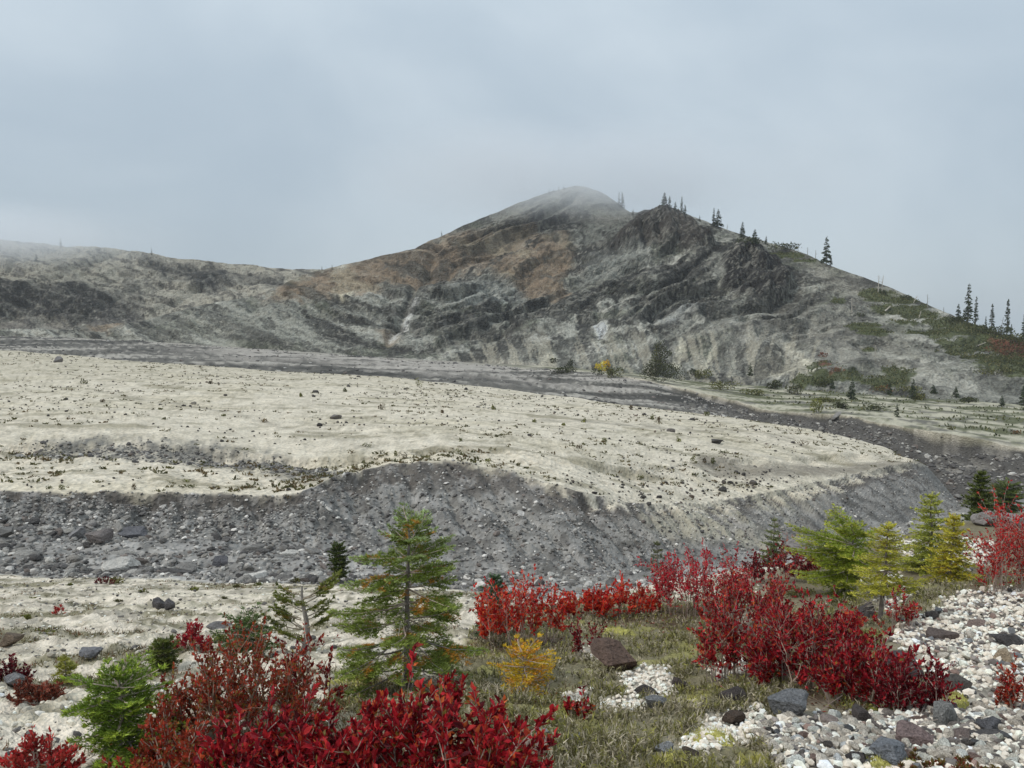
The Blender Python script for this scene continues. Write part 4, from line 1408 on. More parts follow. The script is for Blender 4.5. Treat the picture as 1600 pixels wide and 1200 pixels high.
def pumice_gravel():
    n = 44000
    ne = 14000
    Y = 1.9 * (13.0 / 1.9) ** rng.uniform(0, 1, n + ne)
    X = Y * np.concatenate([rng.uniform(0.03, 0.76, n), rng.uniform(0.76, 1.5, ne)])
    n += ne
    z = height(X, Y)
    u, v = project(X, Y, z)
    g, h = zone_fore(u, v, fbm(X * 1.2, Y * 1.6, octv=4, gain=0.6))
    keep = (rng.uniform(size=n) < g) & (u > 820) & (u < 2700) & (v < 1500)
    bare = pm(u, v, [(1480, 1085), (1560, 1050), (1600, 1080), (1560, 1110), (1490, 1120)], 20)
    keep &= rng.uniform(size=n) > bare * 0.75
    X, Y, z, u, v = X[keep], Y[keep], z[keep], u[keep], v[keep]
    n = len(X)
    size = np.maximum(powsize(n, 0.013, 0.062, 1.25), 0.0048 * Y) * np.where(u > 1760, 1.5, 1.0)
    white = rng.uniform(size=n) < np.interp(v, [930, 1050, 1150], [0.77, 0.75, 0.70])
    white |= u < 1180
    cw = pick_cols([alb(230, 222, 209), alb(214, 205, 191), alb(240, 235, 226), alb(196, 187, 174)], [0.4, 0.3, 0.2, 0.1], n, sd=0.07)
    cd = pick_cols([alb(118, 113, 110), alb(92, 87, 84), alb(144, 137, 132), alb(136, 116, 108), alb(106, 108, 111)], [0.25, 0.2, 0.27, 0.14, 0.14], n)
    C = np.where(white[:, None], cw, cd)
    size = np.where((u < 1180) & (size > 0.032), 0.026, size)
    size = np.where(white, np.minimum(size, 0.075), size * 1.15)
    size *= np.where(white & (rng.uniform(size=n) < 0.25), 1.25, 1.0)
    vis = (u > 0) & (u < 1600) & (v < 1200)
    order = np.argsort(-(size / Y))
    bw = [k for k in order if vis[k] and white[k]][:290]
    bd = [k for k in order if vis[k] and not white[k]][:120]
    P = np.stack([X, Y, z], 1)
    rest = np.setdiff1d(np.arange(n), np.array(bw + bd))
    rock_stuff('gravel', P[rest] + np.stack([0 * size[rest], 0 * size[rest], size[rest] * rng.uniform(0.1, 0.35, len(rest))], 1), size[rest], C[rest], 'white and grey pumice gravel on the right of the near bank', 0.72, 21)
    def place(a, b):
        if a < 1180:
            return 'in the small gravel patches among the heather'
        col_ = 'left part' if a < 1360 else 'middle' if a < 1490 else 'right part'
        return 'in the %s of the %s gravel slope' % (col_, 'upper' if b < 1010 else 'mid' if b < 1110 else 'lowest')
    for k in bw:
        put_rock('pumice_stone', ROCKS1[k % 12], P[k], size[k], C[k], '%s pumice stone %s' % ('cream white' if C[k][0] > 0.62 else 'dull white' if C[k][0] > 0.5 else 'pale grey', place(u[k], v[k])), 'pumice stone', 'white pumice stones in the gravel', sq=(1.15, 0.95, 0.95), tilt=0.5, sink=0.02)
    for k in bd:
        put_rock('rock', ROCKS1[(k + 5) % 12], P[k], size[k] * 0.95, C[k], '%s angular stone %s' % (rock_words(u[k], C[k], 1, 0, 0)[1], place(u[k], v[k])), 'rock', 'dark stones among the pumice', sq=(1.25, 0.9, 0.8), tilt=0.4, sink=0.05)


pumice_gravel()

# ------------------------------------------------------------------ plants
BARK = alb(128, 122, 116)
BARKD = alb(96, 88, 80)
TWIG = alb(166, 152, 140)


def fir_branch(mb, r, L, e0, cup, az, z0, r0, cols, dens, nl, nw, bare, dead, frond, wood):
    """one bough with its twigs and needles, starting on the trunk at height z0"""
    k = 9
    t = np.linspace(0, 1, k)
    el = e0 + cup * (t - 0.45) * 1.6 - 0.55 * math.sin(1.0) * (1 - t) * 0.0
    dx = np.cos(el) * L / (k - 1)
    dz = np.sin(el) * L / (k - 1)
    rr = np.concatenate([[0], np.cumsum(dx[1:])]) + r0 * 0.4
    zz = z0 + np.concatenate([[0], np.cumsum(dz[1:])])
    sw = np.cumsum(r.normal(0, 0.05, k)) * L * 0.35
    ca, sa = math.cos(az), math.sin(az)
    P = np.stack([rr * ca - sw * sa, rr * sa + sw * ca, zz], 1)
    tube(mb, P, np.linspace(1, 0.3, k) * (0.004 + 0.010 * L) * 0.8, wood, 4, 0)
    ax = norm(np.gradient(P, axis=0))
    side = np.array([-sa, ca, 0.0])
    base, tip, old = cols
    npair = max(4, int(L * (1 - bare) / (0.026 / dens)))
    NP, ND, NC = [], [], []
    for f in np.linspace(bare, 1.0, npair):
        for sgn in (-1, 1):
            fi = min(f * (k - 1), k - 1.001)
            i = int(fi)
            p = P[i] + (P[i + 1] - P[i]) * (fi - i)
            a = ax[i]
            tl = (frond * L * (1.02 - f) ** 0.8 + 0.02) * r.uniform(0.7, 1.15)
            if f > 0.985:
                d = a
            else:
                d = norm(a * r.uniform(0.75, 1.0) + sgn * side * r.uniform(0.65, 1.0) + np.array([0, 0, r.uniform(-0.12, 0.18)]))
            m1 = max(4, int(tl / (0.0055 / dens)))
            lat = norm(np.cross(d, np.array([0, 0, 1.0])))
            ns = max(2, int(tl / (0.020 / dens)))
            qj = r.uniform(0.1, 0.95, ns)
            sl = (0.45 * tl * (1 - qj) + 0.012) * r.uniform(0.7, 1.2, ns)
            sd = norm(d[None] * 0.75 + lat[None] * (np.where(np.arange(ns) % 2, 1, -1) * r.uniform(0.5, 0.9, ns))[:, None] + np.stack([0 * qj, 0 * qj, r.uniform(-0.45, 0.15, ns)], 1))
            m2 = int(sl.sum() / (0.0050 / dens)) + 2
            jj = r.integers(0, ns, m2)
            tt = r.uniform(0, 1, m2)
            q = np.concatenate([np.linspace(0.05, 1, m1), np.clip(qj[jj] + 0.3 * tt, 0, 1)])
            m = m1 + m2
            pts = np.concatenate([p[None] + d[None] * (np.linspace(0.05, 1, m1) * tl)[:, None], p[None] + d[None] * (qj[jj] * tl)[:, None] + sd[jj] * (sl[jj] * tt)[:, None]])
            pts[:, 2] -= 0.14 * tl * q ** 2
            ad = np.concatenate([np.broadcast_to(d, (m1, 3)), sd[jj]])
            s2 = r.choice([-1, 1], m)
            nd = ad * r.uniform(0.4, 0.95, m)[:, None] + lat[None] * (s2 * r.uniform(0.3, 1, m))[:, None] + np.array([0, 0, 1.0])[None] * r.uniform(-0.1, 0.8, m)[:, None]
            w = sstep(0.55, 1.0, q * 0.5 + f * 0.5 + r.normal(0, 0.08, m))
            c = base[None] * (1 - w[:, None]) + tip[None] * w[:, None]
            if f < 0.72 and r.uniform() < dead * 1.6:
                c = c * 0.25 + old[None] * 0.75
            c = c * r.uniform(0.7, 1.25, (m, 1))
            NP.append(pts)
            ND.append(nd)
            NC.append(c)
    NP, ND, NC = np.concatenate(NP), np.concatenate(ND), np.concatenate(NC)
    needles(mb, NP, ND, nl * r.uniform(0.7, 1.2, len(NP)), nw * 1.45, NC, 1, r)


def fir_tree(name, px, label, h_px, w_px, cols, seed, whorls=9, per=5, bare0=0.35, dead=0.1, dens=1.0, nl=0.02, nw=0.0032, shape='cone', parts=True, lean=0.0, gap=None, low=0.08, trunk_col=BARK, frond=0.42, asym=0.0, cat='fir tree', irr=0.0):
    r = np.random.default_rng(seed)
    p = ground_at([px[0]], [px[1]])[0]
    s = p[1] / 1200.0 * 1.03
    H, W = h_px * s, w_px * s
    root = empty(name, (p[0], p[1], p[2] - 0.01), label, cat)
    k = 10
    t = np.linspace(0, 1, k)
    bx = np.cumsum(r.normal(0, 0.008, k)) * H
    TP = np.stack([bx + lean * H * t, np.cumsum(r.normal(0, 0.006, k)) * H, t * H * 0.97 - 0.02], 1)
    mb = MB()
    r0 = 0.021 * H + 0.004
    tube(mb, TP, r0 * (1 - 0.85 * t) * np.where(t < 0.05, 1.5, 1), trunk_col, 7)
    mb.build('trunk', [M_BARK], root, True)
    allb = MB()
    for w in range(whorls):
        f = low + (0.985 - low) * ((w + 0.5) / whorls) ** 0.92
        if gap and gap[0] < f < gap[1]:
            nb = 2
        else:
            nb = per
        if f > 0.93:
            nb = 4
        if shape == 'cone':
            R = W * 0.5 * ((1 - f) ** 0.75 * 0.97 + 0.05)
        elif shape == 'wide':
            R = W * 0.5 * (0.08 + 0.92 * (1 - f) ** 0.55)
        elif shape == 'bush':
            R = W * 0.5 * (math.sin(math.pi * min(1, 0.12 + 0.9 * (1 - f))) ** 0.6) * 0.95
        else:   # umbrella: wide crown on a bare stem
            R = W * 0.5 * (0.35 + 0.65 * math.sin(math.pi * min(1, 0.10 + (1 - f) * 0.95)))
        a0 = r.uniform(0, 6.28)
        for b in range(nb):
            az = a0 + b * 2 * math.pi / nb + r.normal(0, 0.22)
            L = R * r.uniform(0.72 - irr, 1.12 + 0.5 * irr) * (1 + asym * math.cos(az))
            if L < 0.015:
                continue
            e0 = np.interp(f, [0, 0.35, 0.7, 1.0], [-0.32, -0.18, 0.06, 0.8]) + r.normal(0, 0.1)
            cup = np.interp(f, [0, 0.5, 1], [0.25, 0.30, -0.1])
            i = f * (k - 1)
            j = min(int(i), k - 2)
            c0 = TP[j] + (TP[j + 1] - TP[j]) * (i - j)
            bare = np.interp(f, [0, 0.5, 0.85, 1], [bare0, bare0 * 0.7, 0.08, 0.02])
            m = MB() if parts else allb
            n0 = len(m.V)
            fir_branch(m, r, L, e0, cup, az, c0[2], r0 * (1 - f), cols(f, r), dens, nl, nw, bare, dead, frond, TWIG if f > 0.4 else BARK)
            for q in range(n0, len(m.V)):
                m.V[q] = m.V[q] + np.array([c0[0], c0[1], 0])
            if parts:
                m.build('branch', [M_BARK, M_NEEDLE], root)
    # leader
    m = MB() if parts else allb
    n = int(60 * dens)
    q = r.uniform(0.86, 1.0, n)
    pts = np.stack([np.interp(q, t, TP[:, 0]), np.interp(q, t, TP[:, 1]), q * H * 0.98], 1)
    c = cols(1.0, r)
    needles(m, pts, np.stack([r.normal(0, 1, n), r.normal(0, 1, n), r.uniform(0.3, 1.2, n)], 1), nl, nw, c[1] * r.uniform(.8, 1.2, (n, 1)), 1, r)
    if parts:
        m.build('leader', [M_BARK, M_NEEDLE], root)
    else:
        allb.build('crown', [M_BARK, M_NEEDLE], root)
    return root, H, W


def dead_twigs(root, H, W, seed, n=18, lo=0.05, hi=0.5, col=TWIG):
    r = np.random.default_rng(seed)
    mb = MB()
    for i in range(n):
        z = H * r.uniform(lo, hi)
        az = r.uniform(0, 6.28)
        L = W * r.uniform(0.15, 0.42)
        t = np.linspace(0, 1, 6)
        P = np.stack([np.cos(az) * t * L, np.sin(az) * t * L, z + (-0.25 * t + r.uniform(-.2, .3) * t * t) * L], 1) + np.cumsum(r.normal(0, 0.015, (6, 3)), 0) * L
        tube(mb, P, np.linspace(0.004, 0.001, 6), jit(col, 0.1, r), 3)
        for q in range(3):
            j = r.integers(2, 5)
            d = norm(P[j] - P[j - 1] + r.normal(0, 0.6, 3) * L / 6)
            l2 = L * r.uniform(0.1, 0.3)
            tube(mb, [P[j], P[j] + d * l2 * .5, P[j] + d * l2 + np.array([0, 0, .1 * l2])], [0.002, 0.0015, 0.0008], jit(col, 0.1, r), 3)
    o = mb.build('dead_twigs', [M_BARK], root)
    return tag(o, kind='stuff')


def pal(base, tip, old, top=None):
    B, T, O = alb(*base), alb(*tip), alb(*old)
    TT = alb(*top) if top else None

    def f(h, r):
        q = r.uniform(0.85, 1.15)
        t = T if TT is None else T + (TT - T) * sstep(0.55, 0.95, h)
        return B * q, t * q, O * q
    return f


def near_firs():
    root, H, W = fir_tree('fir_tree', (636, 1078), 'tall green fir with rusty dying boughs on a grey trunk', 290, 290,
                          pal((118, 134, 56), (156, 170, 84), (196, 130, 48), (176, 198, 146)), 31, whorls=10, per=7, bare0=0.48, dead=0.09, dens=1.2, frond=0.5, irr=0.15, gap=(0.70, 0.77), shape='wide', nl=0.021, nw=0.0036, low=0.10)
    dead_twigs(root, H, W, 5, 30, 0.03, 0.5, alb(150, 142, 132))
    root, H, W = fir_tree('fir_tree', (818, 1092), 'small yellow fir with bare white twigs at its base', 88, 118,
                          pal((190, 164, 44), (220, 182, 48), (224, 156, 44)), 32, whorls=6, per=6, bare0=0.3, dead=0.3, shape='bush', dens=1.0, irr=0.25, low=0.28, nl=0.016, nw=0.004)
    dead_twigs(root, H, W * 0.8, 6, 26, 0.04, 0.45, alb(205, 200, 192))
    fir_tree('fir_tree', (205, 1190), 'bushy bright green fir at the lower left', 165, 150, pal((106, 130, 44), (164, 184, 70), (110, 120, 50)), 33, whorls=9, per=8, irr=0.35, bare0=0.08, dead=0.02, shape='bush', dens=1.1, nl=0.020, nw=0.004, lean=-0.1, low=0.05, frond=0.5)
    fir_tree('fir_tree', (1206, 888), 'small dark green fir rising behind the crimson shrubs', 84, 60, pal((100, 112, 52), (136, 144, 74), (120, 110, 60)), 34, whorls=8, per=7, dead=0.02, bare0=0.1, dens=0.8, nl=0.03, nw=0.007, parts=False)
    root, H, W = fir_tree('fir_tree', (1374, 972), 'bent yellow green fir with a bare grey trunk beside the gravel', 165, 150, pal((174, 174, 66), (208, 202, 92), (186, 164, 66)), 35, whorls=9, per=8, irr=0.25, bare0=0.25, dead=0.05, shape='cone', dens=0.95, low=0.34, nl=0.024, nw=0.0045, lean=0.03)
    dead_twigs(root, H, W * 0.8, 9, 26, 0.02, 0.4, alb(190, 182, 170))
    fir_tree('fir_tree', (1318, 930), 'leaning yellow green fir touching the crimson shrubs', 122, 130, pal((142, 158, 56), (196, 196, 80), (160, 160, 66)), 36, whorls=8, per=9, irr=0.3, bare0=0.1, dead=0.02, shape='bush', dens=0.8, nl=0.026, nw=0.005, lean=0.12, parts=False, frond=0.45, asym=-0.35)
    fir_tree('fir_tree', (1452, 895), 'tall dense yellow green fir in the cluster on the right', 132, 110, pal((156, 164, 70), (196, 198, 100), (170, 166, 70)), 37, whorls=10, per=9, irr=0.15, bare0=0.12, dead=0.03, dens=0.7, nl=0.032, nw=0.007, parts=False)
    fir_tree('fir_tree', (1482, 905), 'yellower shorter fir in front of the dense fir on the right', 108, 90, pal((180, 174, 58), (208, 200, 84), (206, 174, 56)), 38, whorls=9, per=9, irr=0.15, bare0=0.12, dead=0.08, dens=0.7, nl=0.03, nw=0.007, parts=False)
    fir_tree('spruce_tree', (1530, 812), 'dark green cone shaped spruce by the gully mouth', 78, 62, pal((86, 98, 48), (118, 128, 68), (90, 94, 48)), 39, whorls=11, per=7, bare0=0.05, dead=0.0, dens=0.40, nl=0.07, nw=0.018, parts=False, low=0.02, cat='spruce tree')
    fir_tree('spruce_tree', (1572, 802), 'paler rounded spruce right of the dark spruce', 46, 66, pal((92, 106, 52), (120, 130, 68), (100, 104, 50)), 40, whorls=7, per=7, bare0=0.05, dead=0.0, dens=0.40, nl=0.07, nw=0.018, parts=False, low=0.02, shape='bush', cat='spruce tree')
    fir_tree('fir_tree', (531, 912), 'small dark pine standing at the gully edge', 66, 30, pal((62, 76, 34), (84, 96, 44), (120, 110, 60)), 41, whorls=9, per=6, bare0=0.05, dead=0.03, dens=0.42, nl=0.05, nw=0.012, parts=False, shape='bush', low=0.2)
    fir_tree('fir_tree', (776, 995), 'blue green fir behind the orange red shrub', 104, 90, pal((60, 84, 56), (104, 130, 92), (90, 100, 60)), 42, whorls=10, per=6, bare0=0.08, dead=0.0, dens=0.75, nl=0.028, nw=0.006, parts=False)
    fir_tree('fir_tree', (1027, 911), 'tiny sparse conifer poking out at the gully brink', 66, 44, pal((84, 90, 52), (110, 114, 66), (120, 110, 60)), 43, whorls=6, per=4, bare0=0.2, dead=0.05, dens=0.5, nl=0.035, nw=0.007, parts=False)
    fir_tree('fir_tree', (255, 1042), 'small olive fir on the pale ground behind the green fir', 44, 44, pal((84, 96, 44), (112, 120, 56), (110, 100, 50)), 44, whorls=6, per=6, bare0=0.05, dead=0.05, dens=0.7, nl=0.028, nw=0.006, parts=False, shape='bush')
    fir_tree('fir_tree', (388, 1022), 'low spreading green fir behind the brown red shrub', 62, 110, pal((80, 100, 54), (112, 132, 76), (120, 110, 60)), 45, whorls=6, per=7, bare0=0.1, dead=0.05, dens=0.8, nl=0.026, nw=0.005, parts=False, shape='bush')
    fir_tree('fir_tree', (104, 1066), 'thin pale yellow sapling on the left flat', 48, 40, pal((150, 152, 70), (170, 168, 84), (150, 140, 60)), 46, whorls=5, per=4, bare0=0.2, dead=0.05, dens=0.6, nl=0.028, nw=0.005, parts=False)
    # grey snag pine with foliage only on one side
    r = np.random.default_rng(77)
    p = ground_at([474], [1022])[0]
    s = p[1] / 1200
    root = empty('pine_tree', (p[0], p[1], p[2]), 'half dead pine with a crooked grey trunk left of the tall fir', 'pine tree')
    H = 112 * s
    t = np.linspace(0, 1, 9)
    TP = np.stack([0.05 * H * np.sin(t * 5) + 0.05 * H * t, 0 * t, t * H], 1)
    mb = MB()
    tube(mb, TP, 0.028 * (1 - 0.8 * t) + 0.002, alb(138, 134, 130), 7)
    mb.build('trunk', [M_BARK], root, True)
    for b in range(22):
        f = r.uniform(0.2, 0.9)
        az = r.normal(0.0, 0.6) if b % 2 else r.normal(math.pi, 0.6)
        L = 66 * s * r.uniform(0.5, 1.0)
        m = MB()
        fir_branch(m, r, L, 0.45, 0.3, az, f * H, 0.02, (alb(96, 104, 42) * 1.0, alb(124, 132, 54), alb(150, 120, 50)), 1.0, 0.03, 0.006, 0.40, 0.04, 0.34, alb(150, 140, 124))
        m.build('branch', [M_BARK, M_NEEDLE], root)


near_firs()

LEAF_FORMS = []
for i in range(6):
    r_ = np.random.default_rng(900 + i)
    w_ = r_.uniform(0.42, 0.55)
    fo = r_.uniform(0.1, 0.25)
    cv = r_.uniform(-0.12, 0.15)
    V_ = np.array([(0, 0, 0), (0.18, 0, 0.0), (0.5, 0, cv * .5), (0.8, 0, cv), (1, 0, cv * 1.6), (0.25, w_ * .38, fo * .6), (0.55, w_ * .5, fo + cv * .5), (0.82, w_ * .28, fo * .6 + cv), (0.25, -w_ * .38, fo * .6), (0.55, -w_ * .5, fo + cv * .5), (0.82, -w_ * .28, fo * .6 + cv)])
    T_ = [(0, 1, 5), (1, 2, 6), (1, 6, 5), (2, 3, 7), (2, 7, 6), (3, 4, 7), (0, 8, 1), (1, 9, 2), (1, 8, 9), (2, 10, 3), (2, 9, 10), (3, 10, 4)]
    LEAF_FORMS.append(mesh_from('leaf', V_, T=T_, mat=M_LEAFO))


def berry_shrub(px, w_px, h_px, label, palette, probs, seed, stems=26, leaf=0.034, per=26, upright=0.8, single=0, tiers=3, depth=0.6, group=None, twig=TWIG, fine=1.0):
    """huckleberry: many thin stems from the ground, leaves towards the tips"""
    r = np.random.default_rng(seed)
    p = ground_at([px[0]], [px[1]])[0]
    s = p[1] / 1200.0
    W, Hh = w_px * s, h_px * s
    root = empty('huckleberry_shrub', (p[0], p[1], p[2]), label, 'shrub', group)
    per = int(per * 0.88) if not single else per
    wood = MB()
    LP, LD = [], []
    for i in range(stems):
        bx = r.uniform(-0.42, 0.42) * W
        by = r.uniform(-0.4, 0.4) * W * depth
        gz = height(np.array([p[0] + bx]), np.array([p[1] + by]))[0] - p[2]
        env = 1 - 0.45 * (bx / (0.5 * W)) ** 2
        hh = Hh * r.uniform(0.45, 1.05) * env
        lx = bx * 0.3 + r.normal(0, 0.12) * W * (1 - upright * 0.6)
        ly = r.normal(0, 0.10) * W * 0.5
        t = np.linspace(0, 1, 7)
        P = np.stack([bx + lx * t ** 1.4, by + ly * t, gz - 0.02 + hh * t], 1) + np.cumsum(r.normal(0, 0.018, (7, 3)), 0) * hh
        tube(wood, P, np.linspace(0.0044, 0.0014, 7) * fine, jit(twig, 0.15, r), 3)
        ends = [(P, 0.5)]
        for q in range(tiers * 2):
            j = r.integers(2, 6)
            a = norm(P[j] - P[j - 1])
            d = norm(a + r.normal(0, 0.75, 3) + np.array([0, 0, 0.15]))
            L2 = hh * r.uniform(0.22, 0.48)
            t2 = np.linspace(0, 1, 4)
            P2 = P[j] + d[None] * (t2 * L2)[:, None] + np.array([0, 0, 1.0])[None] * (0.12 * L2 * t2 ** 2)[:, None] + np.cumsum(r.normal(0, 0.03, (4, 3)), 0) * L2
            tube(wood, P2, np.linspace(0.0022, 0.0010, 4) * fine, jit(twig, 0.15, r), 3)
            ends.append((P2, 0.12))
        for (Q, f0) in ends:
            m = per if f0 > 0.3 else int(per * 0.7)
            f = f0 + (1 - f0) * r.uniform(0, 1, m) ** 0.8
            fi = np.minimum(f * (len(Q) - 1), len(Q) - 1.001)
            ii = fi.astype(int)
            pos = Q[ii] + (Q[ii + 1] - Q[ii]) * (fi - ii)[:, None]
            ax = norm(Q[ii + 1] - Q[ii])
            d = ax * r.uniform(0.3, 1.0, (m, 1)) + r.normal(0, 0.6, (m, 3)) + np.array([0, 0, 0.35])
            LP.append(pos)
            LD.append(d)
    LP, LD = np.concatenate(LP), np.concatenate(LD)
    n = len(LP)
    C = np.array([alb(*q) for q in palette])[r.choice(len(palette), n, p=probs)]
    cl = fbm(LP[:, 0] * 6 / max(W, .3) + seed, LP[:, 1] * 6, LP[:, 2] * 8, octv=2)
    C = np.clip(C * (1 + 0.35 * cl)[:, None] * r.uniform(0.75, 1.3, (n, 1)), 0.004, 0.8)
    Ls = leaf * r.uniform(0.6, 1.2, n)
    st = wood.build('stems', [M_BARK], root)
    tag(st, kind='stuff')
    if single:
        wx, wy, wz = LP[:, 0] + p[0], LP[:, 1] + p[1], LP[:, 2] + p[2]
        u, v = project(wx, wy, wz)
        ok = (u > 0) & (u < 1600) & (v < 1200)
        sc = np.where(ok, Ls / np.maximum(wy, 0.5) + 0.006 * LP[:, 2], -1)
        sc = sc + 0.003 * r.uniform(size=n)
        big = np.argsort(-sc)[:single]
        D = norm(LD)
        for k in big:
            o = bpy.data.objects.new('leaf', LEAF_FORMS[k % 6])
            COL.objects.link(o)
            o.parent = root
            o.location = LP[k]
            q = Vector(D[k]).to_track_quat('X', 'Z')
            o.rotation_euler = (q.to_matrix() @ Euler((r.uniform(-1.2, 1.2), 0, 0)).to_matrix()).to_euler()
            l = Ls[k] * 1.15
            o.scale = (l, l, l)
            o.color = (*[float(x) for x in C[k]], 1)
        rest = np.setdiff1d(np.arange(n), big)
    else:
        rest = np.arange(n)
    lm = MB()
    leaves(lm, LP[rest], LD[rest], Ls[rest], Ls[rest] * 0.5, C[rest], 0.22, 0, r)
    tag(lm.build('leaves', [M_LEAF], root), kind='stuff')
    return root


CRIM = [(178, 36, 48), (146, 26, 38), (98, 20, 30), (206, 62, 62), (160, 56, 42), (210, 104, 58), (124, 108, 54)]
CRIP = [0.27, 0.24, 0.16, 0.13, 0.09, 0.06, 0.05]
ORNG = [(214, 62, 48), (196, 42, 44), (226, 96, 58), (150, 34, 36), (206, 120, 70)]
ORNP = [0.34, 0.26, 0.2, 0.14, 0.06]
BRWN = [(158, 72, 46), (130, 54, 38), (178, 70, 48), (126, 84, 44), (138, 116, 58), (186, 52, 46)]
BRWP = [0.28, 0.24, 0.16, 0.14, 0.08, 0.10]
DARK = [(132, 24, 38), (100, 18, 30), (160, 38, 44), (76, 16, 24)]
DARP = [0.34, 0.3, 0.2, 0.16]
MIXD = [(152, 28, 42), (120, 22, 34), (180, 44, 48), (92, 20, 28), (196, 48, 52), (186, 84, 50), (116, 100, 50)]
MIXP = [0.27, 0.24, 0.17, 0.11, 0.13, 0.04, 0.04]


def shrubs():
    B = berry_shrub
    B((660, 1262), 330, 178, 'deep crimson shrub in the bottom centre with the largest leaves', CRIM, CRIP, 1, 60, 0.029, 34, 0.8, single=280, tiers=3, depth=0.45)
    B((470, 1275), 280, 158, 'dark crimson shrub left of the bottom centre one', MIXD, MIXP, 2, 50, 0.027, 34, 0.8, single=200, tiers=3, depth=0.45)
    B((385, 1150), 235, 160, 'large brown red shrub left of the tall fir', BRWN, BRWP, 3, 46, 0.020, 30, 0.85, tiers=4, depth=0.6, twig=alb(138, 120, 104))
    B((290, 1225), 190, 112, 'low brownish red shrub in front of the bright green fir', BRWN, BRWP, 4, 34, 0.022, 30, 0.8, tiers=3, depth=0.5)
    B((488, 1100), 90, 130, 'thin red shrub on the white ground between brown shrub and fir', BRWN[:3] + DARK[:2], [0.2, 0.2, 0.2, 0.2, 0.2], 5, 14, 0.026, 22, 0.9, tiers=2)
    B((815, 1008), 130, 112, 'bright orange red shrub right of the tall fir', ORNG, ORNP, 6, 36, 0.032, 26, 0.8, tiers=3)
    B((915, 965), 80, 52, 'low orange shrub left half of the row on the brink', ORNG, ORNP, 7, 26, 0.034, 24, 0.8, tiers=3)
    B((975, 962), 90, 62, 'orange red shrub right half of the row on the brink', ORNG, ORNP, 8, 28, 0.034, 24, 0.8, tiers=3)
    B((917, 1022), 46, 70, 'small maroon sprig beside the brown slab', DARK, DARP, 9, 10, 0.024, 22, 0.9, tiers=2)
    B((1085, 960), 150, 110, 'broad cherry red shrub at the left of the crimson thicket', [(204, 46, 64), (174, 34, 52), (130, 24, 38), (224, 72, 72)], [0.36, 0.3, 0.18, 0.16], 10, 48, 0.030, 28, 0.75, tiers=3)
    B((1165, 985), 130, 116, 'tall red shrub in the middle of the crimson thicket', CRIM, CRIP, 11, 42, 0.028, 28, 0.75, tiers=3)
    B((1150, 1060), 130, 128, 'leggy red shrub with bare lower stems above the heather', CRIM, CRIP, 12, 28, 0.028, 26, 0.75, tiers=3)
    B((1225, 908), 110, 58, 'dull maroon shrub under the small dark fir', DARK, DARP, 13, 32, 0.034, 26, 0.8, tiers=3)
    B((1268, 1075), 190, 140, 'dark crimson shrub right of the leggy shrub', MIXD, MIXP, 14, 52, 0.028, 30, 0.75, tiers=3, depth=0.5)
    B((1345, 1100), 150, 108, 'crimson shrub over the dark purplish boulder', MIXD, MIXP, 15, 40, 0.028, 28, 0.75, tiers=3, depth=0.5)
    B((1425, 1112), 110, 92, 'dark maroon shrub at the right end of the thicket on the gravel', DARK, DARP, 16, 30, 0.024, 26, 0.75, tiers=3, depth=0.5)
    B((1395, 985), 60, 70, 'slim red shrub in front of the bare trunked yellow fir', CRIM, CRIP, 17, 12, 0.026, 24, 0.9, tiers=2)
    B((1575, 925), 120, 145, 'tall bright red shrub at the right edge above the gravel', [(200, 46, 46), (176, 36, 40), (140, 30, 34), (190, 70, 52)], [0.36, 0.3, 0.18, 0.16], 18, 40, 0.030, 28, 0.75, tiers=3)
    B((1605, 880), 90, 100, 'second bright red shrub behind the tall one at the right edge', [(204, 46, 50), (176, 36, 40), (140, 30, 34)], [0.4, 0.34, 0.26], 19, 30, 0.032, 26, 0.75, tiers=3)
    B((1592, 1110), 60, 90, 'small rusty shrub at the right edge of the gravel', BRWN[:3] + [(170, 34, 40)], [0.3, 0.3, 0.2, 0.2], 20, 16, 0.022, 26, 0.85, tiers=2)
    B((64, 1198), 95, 74, 'loose pinkish red shrub at the lower left', [(206, 78, 72), (186, 56, 58), (150, 60, 52)], [0.4, 0.35, 0.25], 21, 26, 0.022, 22, 0.8, tiers=2)
    B((22, 1068), 50, 42, 'dark wine red bush at the left edge', [(104, 34, 44), (84, 26, 34), (130, 40, 48)], [0.4, 0.35, 0.25], 22, 18, 0.024, 22, 0.8, tiers=2)
    B((62, 1098), 72, 38, 'low rounded rusty bush left of the green fir', [(140, 78, 62), (122, 62, 50), (150, 90, 70)], [0.4, 0.35, 0.25], 23, 34, 0.018, 26, 0.8, tiers=3)
    B((300, 1024), 60, 40, 'small cherry red bush on the pale flat behind the brown shrub', [(168, 44, 58), (140, 34, 46), (190, 60, 66)], [0.4, 0.35, 0.25], 24, 18, 0.028, 20, 0.8, tiers=2)
    B((94, 958), 18, 12, 'tiny red plant on the pale flat left of the dark rock pair', [(196, 70, 62), (170, 50, 50)], [0.5, 0.5], 25, 8, 0.03, 12, 0.8, tiers=1)
    B((165, 912), 26, 12, 'small wine red bush at the gully edge', [(110, 34, 40), (90, 28, 34)], [0.5, 0.5], 26, 12, 0.035, 14, 0.8, tiers=1)
    B((1240, 862), 34, 22, 'small pale orange bush beside the small dark fir', [(216, 120, 78), (200, 90, 60)], [0.5, 0.5], 27, 14, 0.034, 16, 0.8, tiers=1)
    B((700, 1120), 46, 80, 'tall crimson sprig standing above the bottom shrubs', CRIM, CRIP, 28, 8, 0.034, 20, 0.95, tiers=2)
    B((905, 1122), 40, 42, 'small crimson sprig below the yellow fir', CRIM, CRIP, 29, 8, 0.028, 18, 0.9, tiers=1)
    B((790, 1205), 100, 60, 'crimson shoots at the right end of the bottom shrub', CRIM, CRIP, 30, 12, 0.032, 20, 0.85, tiers=2)
